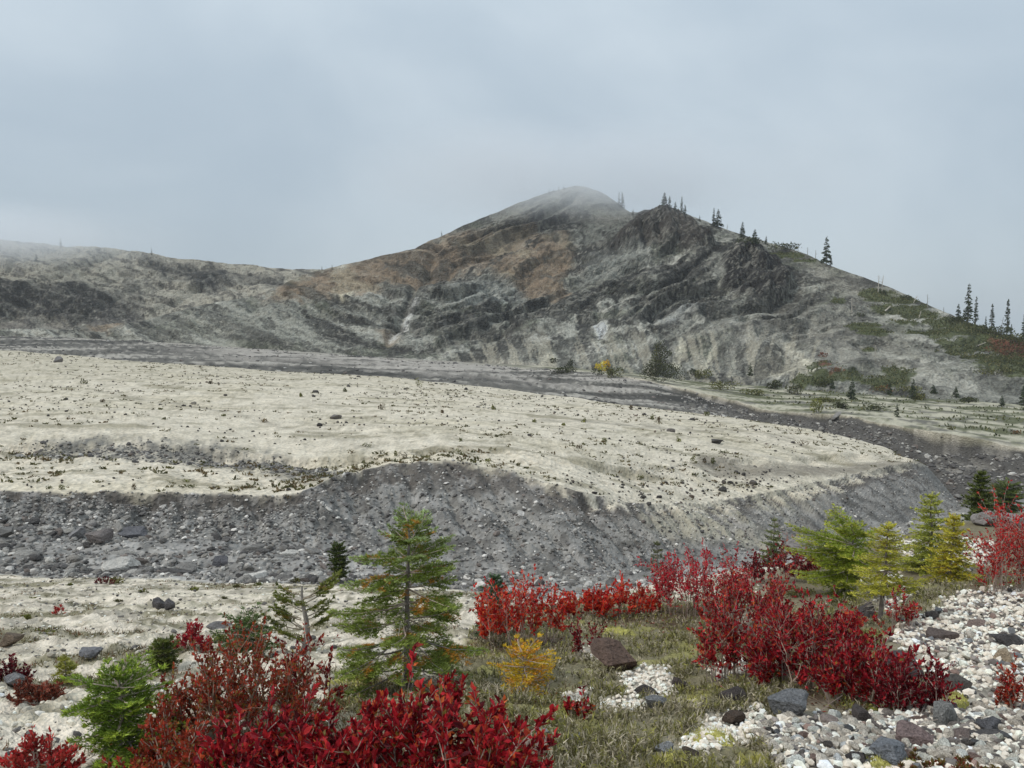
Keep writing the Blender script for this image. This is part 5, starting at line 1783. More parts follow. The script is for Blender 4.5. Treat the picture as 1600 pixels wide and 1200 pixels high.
    B((1300, 1010), 110, 66, 'red shrub under the leaning yellow fir', CRIM, CRIP, 47, 30, 0.027, 26, 0.8, tiers=3)
    B((1480, 1208), 130, 30, 'low olive red mat at the bottom edge of the gravel', [(110, 92, 48), (128, 60, 44), (96, 84, 44)], [0.4, 0.3, 0.3], 48, 26, 0.018, 22, 0.6, tiers=2)


shrubs()


def heather():
    n = 120000
    Y = 1.8 * (11.0 / 1.8) ** rng.uniform(0, 1, n)
    X = Y * rng.uniform(-0.42, 0.8, n)
    z = height(X, Y)
    u, v = project(X, Y, z)
    nn = fbm(X * 1.2, Y * 1.6, octv=4, gain=0.6)
    g, h = zone_fore(u, v, nn)
    cl = fbm(X * 2.6, Y * 2.6, octv=3)
    keep = (rng.uniform(size=n) < h * np.clip(0.55 + 1.1 * cl, 0.05, 1)) & (v < 1500) & (u > 300) & (u < 1800)
    X, Y, z, cl = X[keep], Y[keep], z[keep], cl[keep]
    n = len(X)
    pal_ = np.array([alb(142, 136, 102), alb(114, 114, 70), alb(176, 168, 148), alb(98, 94, 64), alb(150, 148, 80)])
    t = fbm(X * 1.1 + 40, Y * 1.3, octv=3)
    ci = np.where(t + rng.normal(0, 0.25, n) > 0.1, rng.choice([2, 2, 0, 3], n), rng.choice([0, 1, 2, 3, 4], n))
    C = pal_[ci] * rng.uniform(0.7, 1.25, (n, 1))
    H = rng.uniform(0.022, 0.062, n) * (1 + 0.6 * cl)
    lean = rng.normal(0, 0.5, (n, 2))
    mb = MB()
    P = np.stack([X, Y, z - 0.005], 1)
    D = norm(np.stack([lean[:, 0], lean[:, 1], np.ones(n)], 1))
    wd = 0.0026 + 0.0009 * Y
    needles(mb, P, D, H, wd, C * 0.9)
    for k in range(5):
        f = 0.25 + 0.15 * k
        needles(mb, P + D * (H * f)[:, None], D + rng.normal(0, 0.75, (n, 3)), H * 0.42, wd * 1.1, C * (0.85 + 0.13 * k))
    o = mb.build('heather', [M_LEAF])
    tag(o, 'grey green heather covering the near bank', None, None, 'stuff')
    # sparse tufts of sedge and moss stalks on the pale flat
    n = 22000
    Y = 2.8 * 4.6 ** rng.uniform(0, 1, n)
    X = Y * rng.uniform(-0.8, 0.1, n)
    z = height(X, Y)
    u, v = project(X, Y, z)
    n3 = fbm(X * 0.5 + 3, Y * 1.1, octv=5, gain=0.6)
    keep = (rng.uniform(size=n) < sstep(0.1, 0.4, n3)) & (v > 905)
    X, Y, z = X[keep], Y[keep], z[keep]
    n = len(X)
    C = np.array([alb(104, 100, 66), alb(124, 114, 80), alb(90, 88, 56), alb(130, 96, 70)])[rng.choice(4, n)] * rng.uniform(.7, 1.2, (n, 1))
    mb = MB()
    for k in range(4):
        needles(mb, np.stack([X, Y, z - 0.004], 1) + rng.normal(0, 0.02, (n, 3)) * np.array([1, 1, 0]), np.stack([rng.normal(0, .6, n), rng.normal(0, .6, n), np.ones(n)], 1), rng.uniform(0.02, 0.05, n), 0.003 + 0.0008 * Y, C)
    tag(mb.build('grass', [M_LEAF]), 'low olive tufts in the hollows of the pale flat', None, None, 'stuff')


heather()


def litter():
    """fallen leaves and bits of dead stem under the shrubs"""
    PX = []
    for (cu, cv, ru, rv) in LITTER_SHADE:
        m = int(ru * 1.5)
        q = np.sqrt(rng.uniform(0, 1, m)) * 1.2
        t = rng.uniform(0, 6.28, m)
        PX.append(np.stack([cu + ru * q * np.cos(t), np.minimum(cv + rv * q * np.sin(t), 1230)], 1))
    PX = np.concatenate(PX)
    P = ground_at(PX[:, 0], PX[:, 1], 24)
    n = len(P)
    C = np.array([alb(132, 40, 38), alb(110, 62, 44), alb(150, 96, 58), alb(96, 74, 58), alb(168, 46, 46)])[rng.choice(5, n)] * rng.uniform(.7, 1.2, (n, 1))
    mb = MB()
    leaves(mb, P + np.array([0, 0, 0.008]), np.stack([rng.normal(0, 1, n), rng.normal(0, 1, n), rng.normal(0, .2, n)], 1), rng.uniform(.014, .03, n), 0.012, C)
    k = rng.choice(n, 420, False)
    for i in k:
        d = norm(np.array([rng.normal(), rng.normal(), rng.uniform(0, .5)]))
        l = rng.uniform(0.05, 0.16)
        tube(mb, [P[i], P[i] + d * l * .5 + rng.normal(0, .006, 3), P[i] + d * l], [0.0022, 0.0018, 0.001], jit(TWIG, .2), 3)
    tag(mb.build('leaf_litter', [M_LEAF]), 'fallen red and brown leaves under the shrubs', None, None, 'stuff')


litter()


def moss():
    L = [(1082, 1098, 76, 36, 'long yellow moss cushion between heather and gravel'), (1110, 1152, 96, 44, 'broad yellow moss patch left of the smooth boulder'),
         (1055, 1186, 80, 26, 'yellow moss under the brown stones'), (1390, 1108, 80, 22, 'yellow green moss below the crimson shrubs'),
         (1487, 1098, 44, 36, 'domed yellow moss cushion in the gravel'), (965, 985, 60, 18, 'thin yellow moss strip above the brown slab'),
         (548, 1068, 100, 60, 'pale yellow moss left of the tall fir'), (1395, 1198, 120, 26, 'yellow moss at the bottom edge below the blue grey rock'),
         (1180, 1195, 60, 14, 'small yellow moss patch at the bottom right of the heather'), (330, 1196, 70, 24, 'green moss hummock under the brownish shrub')]
    pos = ground_at([q[0] for q in L], [q[1] for q in L])
    for i, (q, p) in enumerate(zip(L, pos)):
        s = p[1] / 1200
        r = np.random.default_rng(60 + i)
        nr, na = 16, 44
        rad = np.linspace(0, 1, nr)[:, None]
        an = np.linspace(0, 2 * math.pi, na, endpoint=False)[None]
        edge = 1 + 0.35 * fbm(np.cos(an) * 1.5 + i * 3, np.sin(an) * 1.5, octv=3)
        w = q[2] * s * 0.5
        dp = q[3] * s * 1.1
        x = p[0] + rad * edge * np.cos(an) * w
        y = p[1] + rad * edge * np.sin(an) * dp
        z = height(x.ravel(), y.ravel()).reshape(x.shape)
        hump = (1 - rad ** 2) * (0.05 if i == 4 else 0.018)
        z = z + hump + 0.012 * (1 - rad) * fbm(x * 22, y * 22, octv=3) - 0.012 * rad ** 6
        V = np.stack([x, y, z], -1).reshape(-1, 3)
        k = np.arange(nr * na).reshape(nr, na)
        k2 = np.roll(k, -1, 1)
        Q = np.stack([k[:-1], k2[:-1], k2[1:], k[1:]], -1).reshape(-1, 4)
        col = alb(188, 184, 110) if i not in (9, 3) else alb(136, 140, 66)
        nz = fbm(V[:, 0] * 14, V[:, 1] * 14, octv=3)
        C = np.clip(col[None] * (1 + 0.35 * nz[:, None]), 0, 0.8)
        root = empty('moss_cushion', (0, 0, 0), q[4], 'moss')
        link('mound', mesh_from('mound', V, Q=Q, C=C, mat=M_MOSS, smooth=True), root)
        n = 500
        rr, aa = np.sqrt(r.uniform(0, 1, n)), r.integers(0, na, n)
        idx = np.clip((rr * (nr - 1)).astype(int), 0, nr - 1) * na + aa
        mb = MB()
        needles(mb, V[idx] + r.normal(0, 0.006, (n, 3)), np.stack([r.normal(0, .5, n), r.normal(0, .5, n), np.ones(n)], 1), r.uniform(.008, .02, n), 0.005, C[idx] * r.uniform(.7, 1.2, (n, 1)), 0, r)
        tag(mb.build('moss_tips', [M_LEAF], root), kind='stuff')


moss()


# ------------------------------------------------------------------ far plants
def far_conifer_mesh(seed, H, W, cols, bare=0.08, dens=1.0, ragged=0.35):
    r = np.random.default_rng(seed)
    wood, cr = MB(), MB()
    tube(wood, [(0, 0, -0.3), (0, 0, H * 0.5), (0, 0, H * 0.98)], [0.018 * H, 0.012 * H, 0.003 * H], alb(92, 86, 80), 5)
    nw = int(16 * dens)
    P, D, L, C = [], [], [], []
    for w in range(nw):
        f = bare + (0.99 - bare) * (w + r.uniform(0, .6)) / nw
        R = W * 0.5 * ((1 - f) ** 0.8 * 0.95 + 0.06)
        nb = r.integers(5, 9)
        for b in range(nb):
            if r.uniform() < ragged * 0.5:
                continue
            az = r.uniform(0, 6.28)
            l = R * r.uniform(1 - ragged, 1.15)
            m = 5
            for q in range(m):
                g = (q + 0.3) / m
                P.append((math.cos(az) * l * g * 0.9, math.sin(az) * l * g * 0.9, f * H - 0.25 * l * g + r.normal(0, 0.012 * H)))
                sg = r.choice([-1, 1])
                D.append((math.cos(az + sg * 0.7), math.sin(az + sg * 0.7), r.uniform(-0.6, 0.15)))
                L.append(l * 0.42 + 0.03 * H)
                C.append(cols[r.integers(0, len(cols))] * r.uniform(0.7, 1.25))
    P.append((0, 0, H * 0.95))
    D.append((0, 0, 1))
    L.append(H * 0.08)
    C.append(cols[0])
    L = np.array(L)
    leaves(cr, np.array(P), np.array(D), L, L * 0.55, np.array(C), 0.2, 0, r)
    return wood.mesh('trunk', [M_BARK], True), cr.mesh('crown', [M_FAR])


GREEN = [alb(64, 72, 56), alb(78, 86, 64), alb(54, 62, 48)]
GREEN2 = [alb(58, 70, 42), alb(72, 84, 50), alb(48, 58, 36)]


def far_tree(u, vb, vt, w, label, seed, group, bare=0.08, cols=GREEN, dens=1.0, ragged=0.35, name='conifer_tree'):
    p = ground_at([u], [vb])[0]
    s = p[1] / 1200
    H = (vb - vt) * s * 1.02
    tm, cm = far_conifer_mesh(seed, H, w * s, cols, bare, dens, ragged)
    root = empty(name, (p[0], p[1], p[2] - 0.1), label, 'conifer', group)
    link('trunk', tm, root)
    link('crown', cm, root)
    return root


def snag(u, vb, vt, label, seed, lean=0.0, w=1.6, col=(176, 170, 160), group='bleached dead trunks on the right slope'):
    r = np.random.default_rng(seed)
    p = ground_at([u], [vb])[0]
    s = p[1] / 1200
    H = (vb - vt) * s
    root = empty('dead_tree', (p[0], p[1], p[2] - 0.1), label, 'dead tree', group)
    t = np.linspace(0, 1, 7)
    mb = MB()
    x = lean * H * t + np.cumsum(r.normal(0, 0.01, 7)) * H
    tube(mb, np.stack([x, 0 * t, t * H + 0.0], 1), w * s * 0.5 * (1 - 0.6 * t), alb(*col), 5)
    mb.build('trunk', [M_BARK], root, True)
    for k in range(4):
        f = r.uniform(0.4, 0.95)
        d = r.choice([-1, 1])
        m = MB()
        x0 = np.interp(f, t, x)
        tube(m, [(x0, 0, f * H), (x0 + d * H * .07, r.normal(0, .1), f * H + H * .02), (x0 + d * H * r.uniform(.1, .16), r.normal(0, .2), f * H + H * r.uniform(0, .07))], [w * s * .18, w * s * .13, w * s * .06], alb(*col), 4)
        m.build('branch', [M_BARK], root)


def bush(u, vb, w, h, label, cols, seed, group=None, n=420, name='shrub', grain=2.4, depth=0.8):
    r = np.random.default_rng(seed)
    p = ground_at([u], [vb])[0]
    s = p[1] / 1200
    W, H = w * s, h * s
    k = max(3, int(w / max(h, 1) * 2.2) + 2)
    lob = np.stack([r.uniform(-0.36, 0.36, k) * W, r.uniform(-0.3, 0.3, k) * W * depth, r.uniform(0.25, 0.6, k) * H], 1)
    lr = np.stack([r.uniform(0.16, 0.3, k) * W, r.uniform(0.16, 0.3, k) * W * depth, r.uniform(0.3, 0.45, k) * H], 1)
    i = r.integers(0, k, n)
    d = norm(r.normal(size=(n, 3)))
    P = lob[i] + d * lr[i] * r.uniform(0.45, 1.05, (n, 1))
    P[:, 2] = np.maximum(P[:, 2], 0.03 * H)
    C = np.array(cols)[r.choice(len(cols), n)] * r.uniform(0.65, 1.3, (n, 1)) * (1 + 0.2 * r.normal(size=k))[i][:, None]
    root = empty(name, (p[0], p[1], p[2] - 0.05), label, 'shrub', group)
    wood, lm = MB(), MB()
    for q in range(min(k, 7)):
        tube(wood, [(lob[q, 0] * .3, lob[q, 1] * .3, -0.1), lob[q] * np.array([.7, .7, .6]), lob[q] + np.array([0, 0, lr[q, 2] * .5])], [0.012 * H + 0.01, 0.01 * H, 0.004 * H], BARKD, 4)
    wood.build('stems', [M_BARK], root)
    leaves(lm, P, d + r.normal(0, 0.5, (n, 3)) + np.array([0, 0, .3]), grain * s * r.uniform(.7, 1.4, n), grain * s * 0.75, np.clip(C, 0.004, .7), 0.15, 0, r)
    lm.build('foliage', [M_FAR], root)


def far_plants():
    g1 = 'conifers on the two summits'
    lab = {0: 'tiny conifer on the summit skyline in the mist'}
    for i, (u, vb, vt, w) in enumerate([(858, 302, 294, 4), (865, 300, 293, 3), (873, 298, 290, 4), (881, 296, 289, 5)]):
        far_tree(u, vb, vt, w, 'tiny misty conifer on the left shoulder of the high summit', 400 + i, g1, dens=0.6)
    far_tree(967, 323, 301, 5, 'thin misty conifer right of the high summit', 405, g1, ragged=0.6)
    far_tree(972, 325, 301, 9, 'fuller misty conifer right of the high summit', 406, g1)
    far_tree(989, 336, 326, 5, 'tiny conifer in the notch between the two summits', 407, g1, dens=.6)
    far_tree(1038, 327, 301, 14, 'widest conifer on top of the dark front crag', 408, g1, ragged=.45)
    far_tree(1046, 329, 307, 9, 'conifer right next to the widest one on the front crag', 409, g1)
    far_tree(1055, 331, 314, 8, 'short conifer in the middle of the front crag row', 410, g1)
    far_tree(1065, 335, 307, 7, 'tall slim conifer in the front crag row', 411, g1, ragged=.5)
    far_tree(1070, 336, 320, 8, 'shortest conifer at the right end of the front crag row', 412, g1)
    far_tree(1093, 346, 336, 5, 'lone tiny conifer on the skyline right of the front crag', 413, g1, dens=.6)
    far_tree(1115, 353, 326, 7, 'slim conifer left of a broad one on the right skyline', 414, g1)
    far_tree(1122, 354, 328, 16, 'broad ragged conifer on the right skyline', 415, g1, ragged=.5)
    g2 = 'conifers along the right skyline'
    far_tree(1160, 370, 347, 11, 'conifer at the left end of the dark skyline thicket', 416, g2)
    far_tree(1179, 383, 360, 15, 'bushy dark conifer in the skyline thicket', 417, g2, cols=GREEN2)
    far_tree(1197, 382, 369, 7, 'small conifer between the two skyline thickets', 418, g2)
    far_tree(1291, 413, 371, 19, 'dark ragged tall conifer standing alone on the right skyline', 419, g2, cols=GREEN2, ragged=.45)
    far_tree(1298, 415, 400, 7, 'small conifer at the foot of the lone ragged one', 420, g2)
    g3 = 'conifers at the right end of the ridge'
    for i, (u, vb, vt, w, l) in enumerate([(1497, 500, 475, 11, 'broad short conifer at the left of the right hand group'), (1512, 502, 444, 16, 'tallest conifer of the right hand group'), (1524, 505, 462, 9, 'slim conifer just right of the tallest one'), (1540, 508, 490, 4, 'thin small conifer in the gap of the right hand group'), (1549, 513, 473, 10, 'medium conifer in the middle of the right hand group'), (1573, 522, 467, 11, 'slender tall conifer near the right edge'), (1580, 523, 503, 6, 'small conifer beside the slender tall one'), (1599, 530, 490, 10, 'conifer cut by the right edge of the view')]):
        far_tree(u, vb, vt, w, l, 430 + i, g3, cols=GREEN2 if i != 4 else GREEN, bare=0.12, ragged=.4)
    g4 = 'young conifers at the mountain foot'
    for i, (u, vb, vt, w, l) in enumerate([(1331, 624, 592, 17, 'dark cone shaped conifer at the mountain foot'), (1390, 617, 595, 11, 'slim conifer beside the green slope foot'), (1426, 624, 592, 14, 'pointed conifer in the middle of the foot row'), (1458, 614, 600, 14, 'low wide conifer at the slope foot'), (1493, 620, 603, 12, 'small round conifer at the slope foot'), (1565, 634, 616, 11, 'small conifer on the flat near the right edge'), (1599, 634, 598, 14, 'tall conifer at the mountain foot cut by the right edge'), (1172, 588, 567, 10, 'lone small conifer on the pale scree'), (1401, 652, 630, 10, 'small conifer at the top of the far gully wall'), (1300, 606, 590, 10, 'small conifer among red bushes')]):
        far_tree(u, vb, vt, w, l, 450 + i, g4, cols=GREEN2, bare=0.02, ragged=.25)
    g5 = 'faint conifers on the left ridge'
    for i, (u, vb, vt, w) in enumerate([(95, 388, 372, 6), (57, 408, 395, 8), (237, 399, 388, 3), (519, 421, 413, 3), (503, 422, 415, 3), (690, 368, 359, 3)]):
        far_tree(u, vb, vt, w, ['faint conifer on the misty left ridge', 'faint rounded conifer just below the misty left ridge', 'tiny spike of a conifer on the left ridge crest', 'tiny conifer at the start of the brown ridge', 'tiniest conifer left of another on the brown ridge', 'tiny conifer halfway up the brown ridge'][i], 470 + i, g5, dens=.6)
    snag(1372, 457, 430, 'left of the two tall bleached snags', 1)
    snag(1378, 457, 430, 'right of the two tall bleached snags', 2, 0.05)
    snag(1331, 488, 465, 'bleached snag on a small mound of the grey slope', 3, -0.02)
    snag(1383, 486, 478, 'short bleached log leaning right', 4, 1.0, 3)
    snag(1436, 498, 485, 'short bleached stump leaning beside another', 5, 0.2)
    snag(1427, 473, 462, 'crooked bleached stump near the skyline', 6, 0.5)
    snag(1449, 480, 459, 'grey dead tree on the right skyline', 7, 0.0, 1.2, (140, 138, 134))
    snag(1475, 489, 479, 'small grey snag on the right skyline', 8, 0.0, 1.0, (130, 128, 124))
    snag(1247, 393, 379, 'grey snag beside the second skyline thicket', 9, 0.0, 1.0, (140, 138, 134))
    snag(1262, 398, 385, 'left grey snag of a pair before the lone conifer', 10, 0, 1, (140, 138, 134))
    snag(1274, 402, 388, 'right grey snag of a pair before the lone conifer', 11, 0, 1, (140, 138, 134))
    snag(1136, 359, 349, 'tiny grey snag on the skyline', 12, 0, 1, (140, 138, 134))
    snag(1563, 523, 495, 'thin grey snag in the right hand conifer group', 13, 0.1, 1.0, (120, 116, 110))
    snag(1368, 556, 538, 'bleached snag low on the right slope', 14, 0.0, 1.6, (165, 160, 150))
    snag(1525, 540, 534, 'fallen bleached log on the green slope', 15, 2.6, 1.6)
    dk = [alb(66, 72, 42), alb(54, 60, 36), alb(80, 84, 50)]
    ol = [alb(96, 98, 58), alb(82, 86, 50), alb(112, 110, 66)]
    bush(880, 583, 36, 14, 'dark green bush at the mountain foot left of the yellow one', dk, 1)
    bush(893, 571, 12, 10, 'small dark bush above the left foot bush', dk, 2, n=90)
    bush(866, 566, 14, 8, 'tiny dark bush left of the yellow bush', dk, 3, n=90)
    bush(941, 580, 20, 18, 'golden yellow bush at the mountain foot', [alb(218, 176, 52), alb(196, 160, 60), alb(230, 190, 70)], 4)
    bush(934, 586, 20, 12, 'green bush under the golden yellow one', dk, 5, n=160)
    bush(957, 590, 30, 18, 'olive bush right of the golden yellow one', ol, 6)
    bush(1020, 585, 44, 56, 'tall olive green bush at the mountain foot', ol + dk, 7, n=1100)
    bush(1026, 595, 78, 34, 'wide dark green thicket below the tall bush', dk, 8, n=1300)
    bush(1045, 556, 10, 10, 'small dark bush on the rock above the thicket', dk, 9, n=80)
    bush(1097, 592, 26, 16, 'round olive bush right of the thicket', ol, 10)
    bush(1085, 585, 12, 10, 'small dark bush right of the thicket', dk, 11, n=80)
    bush(1132, 610, 50, 16, 'long green bush on the channel edge', ol, 12, n=420)
    bush(1175, 617, 36, 10, 'flat olive bush on the channel edge', ol, 13)
    bush(1207, 608, 28, 16, 'round dark bush below the pale scree', dk, 14)
    bush(1242, 616, 30, 18, 'rounded green bush left of the dark cone conifer', ol + dk, 15, n=320)
    bush(1289, 603, 30, 12, 'green bush under the red bushes', dk, 16)
    bush(1275, 646, 24, 30, 'yellow green bush on the far gully edge', [alb(132, 134, 70), alb(112, 116, 56)], 17, n=360)
    bush(1313, 638, 24, 10, 'flat dark bush right of the yellow green bush', dk, 18)
    bush(1368, 642, 40, 14, 'dark bush on the top of the far gully wall', dk, 19, n=300)
    bush(1440, 624, 30, 12, 'olive bush behind the far gully wall', ol, 20)
    bush(1512, 628, 30, 8, 'low dark bush near the right end of the flat', dk, 21)
    bush(1290, 628, 34, 7, 'flat olive mat on the valley flat', ol, 22)
    bush(1420, 612, 46, 10, 'long olive mat at the slope foot', ol, 23, n=300)
    bush(1375, 612, 40, 12, 'green mat with reddish tips at the slope foot', ol + [alb(140, 88, 66)], 24, n=300)
    bush(1490, 672, 16, 8, 'small olive bush on the pale edge of the far wall', ol, 25, n=100)
    bush(1588, 678, 18, 6, 'brownish bush at the right end of the pale edge', [alb(122, 92, 66), alb(110, 100, 70)], 26, n=100)
    bush(1170, 384, 42, 15, 'dark thicket on the skyline below the left conifers', dk, 27, n=420)
    bush(1222, 391, 48, 12, 'second dark thicket on the right skyline', dk, 28, n=420)
    bush(1382, 460, 16, 6, 'small dark bush at the foot of the snag pair', dk, 29, n=100)
    bush(1415, 467, 22, 6, 'low dark bush near the right skyline', dk, 30, n=100)
    bush(1498, 503, 40, 9, 'dark bushes under the short conifer', dk, 31, n=300)
    bush(1545, 520, 60, 14, 'dark green thicket below the right hand conifers', dk, 32, n=600)
    bush(1585, 534, 60, 14, 'thicket at the right end of the ridge', dk + ol, 33, n=500)
    bush(1575, 552, 60, 14, 'rusty red patch of bushes on the right slope', [alb(122, 76, 58), alb(104, 68, 50), alb(96, 84, 56)], 34, n=600)
    bush(1550, 584, 48, 10, 'isolated green mat on the grey right slope', ol, 35, n=420)
    bush(1345, 493, 0.1 + 18, 4, 'dark mound at the foot of a bleached snag', dk, 36, n=60)
    bush(1287, 556, 16, 5, 'small rusty bush on the grey slope', [alb(120, 74, 58), alb(104, 66, 52)], 37, n=80)
    bush(1305, 580, 26, 7, 'rusty bush above the green foot bush', [alb(124, 80, 60), alb(104, 70, 52), alb(96, 96, 60)], 38, n=160)
    # small plants on the terrace
    pts = [(133, 600, 12, 12), (652, 604, 12, 16), (596, 640, 14, 14), (573, 698, 16, 8), (617, 712, 8, 12), (630, 715, 12, 14), (715, 710, 10, 12), (763, 725, 10, 14), (411, 660, 12, 7), (77, 764, 8, 8), (96, 765, 10, 12), (210, 765, 10, 14), (300, 762, 16, 8), (290, 752, 14, 5), (450, 778, 12, 6), (1000, 750, 8, 12), (1082, 720, 8, 12), (1028, 660, 7, 10), (1018, 655, 6, 9), (912, 660, 8, 9), (1250, 695, 22, 9), (1130, 708, 20, 6), (880, 665, 6, 6), (160, 628, 8, 5), (720, 690, 7, 8), (770, 640, 7, 8), (690, 645, 6, 6), (540, 612, 7, 7), (470, 620, 7, 7), (905, 700, 7, 8), (945, 690, 6, 7), (1060, 690, 7, 8), (1100, 722, 8, 10), (1115, 724, 10, 10), (835, 660, 6, 7), (330, 600, 7, 6), (250, 640, 8, 5), (350, 650, 7, 5), (985, 640, 6, 8), (1105, 650, 8, 8)]
    pos = ground_at([q[0] for q in pts], [q[1] for q in pts])
    for i, (u, v, w, h) in enumerate(pts):
        c = [[alb(104, 106, 62), alb(88, 92, 52)], [alb(124, 124, 62), alb(104, 108, 54)], [alb(96, 84, 62), alb(112, 98, 70)]][i % 3]
        kind = ['olive', 'yellowish green', 'brownish'][i % 3]
        row = 'far' if v < 645 else 'middle' if v < 705 else 'front'
        bush(u, v, w, h, 'small %s plant on the %s part of the pale terrace, %s' % (kind, row, 'far left' if u < 260 else 'left' if u < 560 else 'above the tall fir' if u < 800 else 'centre right' if u < 1020 else 'right'), c, 200 + i, 'small plants dotted over the terrace', n=90, name='seedling', grain=2.0)
    pts = [(108, 915, 12, 8), (180, 912, 24, 14), (302, 920, 14, 6), (370, 916, 10, 6), (405, 915, 18, 10), (462, 910, 16, 14), (222, 925, 14, 8), (350, 935, 12, 10), (50, 935, 18, 6), (185, 940, 12, 8), (60, 985, 60, 8), (195, 985, 40, 8), (40, 965, 14, 10), (95, 1030, 50, 10), (20, 1120, 40, 10), (20, 1195, 50, 22), (465, 1000, 30, 20), (550, 990, 30, 12), (700, 1040, 70, 40), (545, 1100, 50, 30), (340, 1000, 40, 22), (770, 1100, 60, 30), (1210, 1070, 60, 40), (1200, 1020, 50, 50), (1345, 1010, 50, 30), (1240, 990, 40, 40), (1442, 930, 60, 20), (1300, 945, 60, 18), (1500, 850, 50, 12), (1250, 930, 50, 22)]
    for i, (u, v, w, h) in enumerate(pts):
        c = [[alb(120, 124, 58), alb(98, 102, 48)], [alb(104, 102, 60), alb(88, 86, 50)]][i % 2]
        if u < 480:
            spot = ('on the gully edge' if v < 945 else 'mid way on the near flat' if v < 1010 else 'on the lower left flat') + (', far left' if u < 120 else ', left' if u < 260 else ', left of the tall fir')
        else:
            spot = ('beside the tall fir' if u < 720 else 'near the yellow fir' if u < 900 else 'inside the crimson thicket' if v > 985 else 'at the foot of the right hand firs')
        bush(u, v, w, h, '%s %s %s %s' % ('wide' if w > 40 else 'small', ['light green', 'dull olive'][i % 2], 'cushion' if u < 500 else 'heath bush', spot), c, 260 + i, 'low cushions on the near flat' if u < 500 else 'low heath bushes on the near bank', n=int(120 + w * h * 0.6), name='cushion_plant' if u < 500 else 'heath_bush', grain=3.0)


far_plants()


def slope_cover():
    """knee-high ground cover on the right slope"""
    n = 60000
    u = rng.uniform(1200, 1620, n)
    s = rng.uniform(15.1, 19.0, n)
    a = (u - 800) / 1200 * 1.0
    X, Y = line_xy(s, a)
    z = height(X, Y)
    z0, S = base_height(X, Y)
    uu, vv = project(X, Y, z0)
    nb = fbm(X * 0.10, Y * 0.30 + 3, octv=5, gain=0.6)
    w = np.where(S > 16, veg_mask(uu, vv), sstep(0.0, 0.3, nb) * 0.25)
    keep = rng.uniform(size=n) < w * 0.5
    X, Y, z, uu, vv = X[keep], Y[keep], z[keep], uu[keep], vv[keep]
    n = len(X)
    C = np.array([alb(84, 90, 54), alb(70, 76, 46), alb(98, 98, 62), alb(112, 108, 74)])[rng.choice(4, n, p=[.35, .3, .2, .15])] * rng.uniform(.7, 1.25, (n, 1))
    mb = MB()
    leaves(mb, np.stack([X, Y, z + 0.05], 1), np.stack([rng.normal(0, .7, n), rng.normal(0, .7, n), np.ones(n)], 1), rng.uniform(0.2, 0.5, n), 0.25, C)
    tag(mb.build('undergrowth', [M_FAR]), 'low green cover in patches on the right slope', None, None, 'stuff')


slope_cover()


# ------------------------------------------------------------------ air
def volume_box(name, lo, hi, nodes):
    me = bpy.data.meshes.new(name)
    (x0, y0, z0), (x1, y1, z1) = lo, hi
    me.from_pydata([(x0, y0, z0), (x1, y0, z0), (x1, y1, z0), (x0, y1, z0), (x0, y0, z1), (x1, y0, z1), (x1, y1, z1), (x0, y1, z1)], [],
                   [(0, 3, 2, 1), (4, 5, 6, 7), (0, 1, 5, 4), (1, 2, 6, 5), (2, 3, 7, 6), (3, 0, 4, 7)])
    m, nt, out = mat_new(name)
    nodes(nt, out)
    me.materials.append(m)
    o = link(name, me)
    return tag(o, kind='stuff')


def haze_nodes(nt, out):
    pv = nt.nodes.new('ShaderNodeVolumePrincipled')
    pv.inputs['Color'].default_value = (0.92, 0.95, 1.0, 1)
    pv.inputs['Density'].default_value = 0.00022
    nt.links.new(pv.outputs[0], out.inputs['Volume'])


tag(volume_box('haze', (-1200, -40, -46), (1200, 930, 75), haze_nodes), 'thin even mist over the valley')


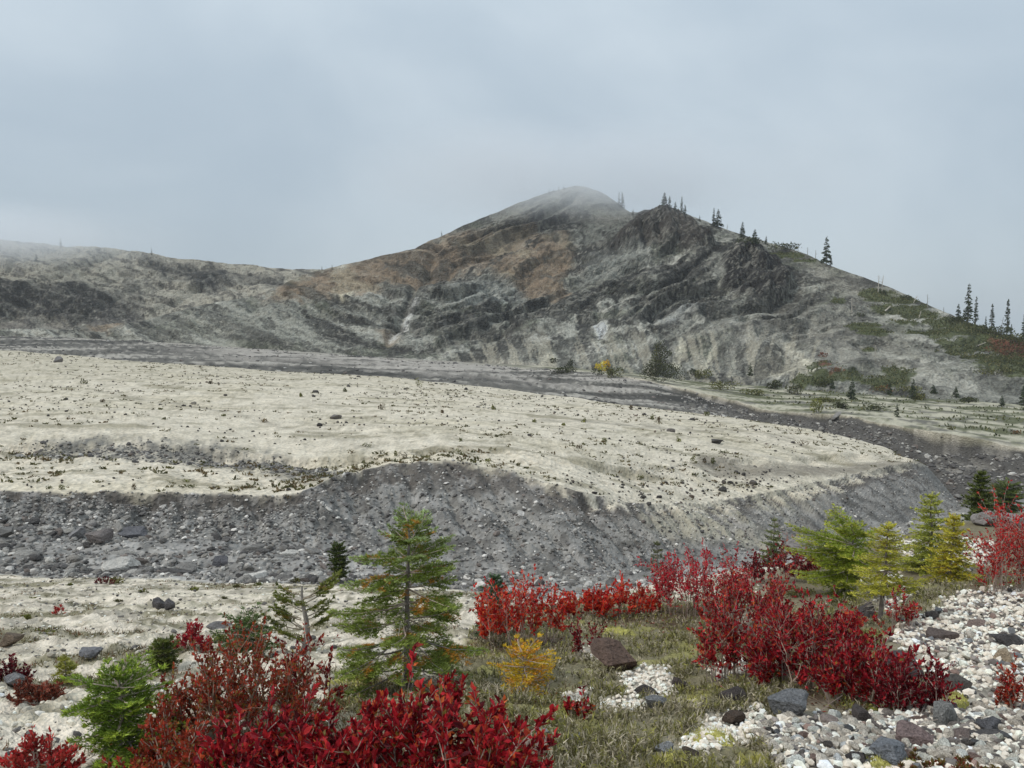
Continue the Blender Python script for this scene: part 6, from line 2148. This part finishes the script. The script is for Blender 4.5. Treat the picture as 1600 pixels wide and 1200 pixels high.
def cloud_nodes(nt, out):
    N, L = nt.nodes.new, nt.links.new
    geo = N('ShaderNodeNewGeometry')

    def blob(cx, cy, cz, rx, ry, rz, dens):
        mp = N('ShaderNodeVectorMath')
        mp.operation = 'SUBTRACT'
        L(geo.outputs['Position'], mp.inputs[0])
        mp.inputs[1].default_value = (cx, cy, cz)
        dv = N('ShaderNodeVectorMath')
        dv.operation = 'DIVIDE'
        L(mp.outputs[0], dv.inputs[0])
        dv.inputs[1].default_value = (rx, ry, rz)
        ln = N('ShaderNodeVectorMath')
        ln.operation = 'LENGTH'
        L(dv.outputs[0], ln.inputs[0])
        mr = N('ShaderNodeMapRange')
        mr.interpolation_type = 'SMOOTHSTEP'
        mr.inputs['From Min'].default_value = 1.0
        mr.inputs['From Max'].default_value = 0.15
        mr.inputs['To Min'].default_value = 0.0
        mr.inputs['To Max'].default_value = dens
        L(ln.outputs['Value'], mr.inputs['Value'])
        return mr.outputs[0]
    a = blob(12, 246, 46, 75, 42, 19, 0.040)
    b = blob(-172, 236, 25, 85, 40, 13, 0.040)
    c = blob(58, 222, 42, 70, 34, 16, 0.014)
    ac = N('ShaderNodeMath')
    L(a, ac.inputs[0])
    L(c, ac.inputs[1])
    a = ac.outputs[0]
    ad = N('ShaderNodeMath')
    L(a, ad.inputs[0])
    L(b, ad.inputs[1])
    nz = N('ShaderNodeTexNoise')
    nz.inputs['Scale'].default_value = 0.03
    nz.inputs['Detail'].default_value = 3.0
    L(geo.outputs['Position'], nz.inputs['Vector'])
    mr = N('ShaderNodeMapRange')
    mr.inputs['From Min'].default_value = 0.35
    mr.inputs['From Max'].default_value = 0.65
    mr.inputs['To Min'].default_value = 0.35
    mr.inputs['To Max'].default_value = 1.5
    L(nz.outputs['Fac'], mr.inputs['Value'])
    ml = N('ShaderNodeMath')
    ml.operation = 'MULTIPLY'
    L(ad.outputs[0], ml.inputs[0])
    L(mr.outputs[0], ml.inputs[1])
    pv = N('ShaderNodeVolumePrincipled')
    pv.inputs['Color'].default_value = (0.95, 0.97, 1.0, 1)
    L(ml.outputs[0], pv.inputs['Density'])
    L(pv.outputs[0], out.inputs['Volume'])


tag(volume_box('low_cloud', (-250, 170, 12), (105, 330, 74), cloud_nodes), 'low cloud brushing the summit and the left ridge')
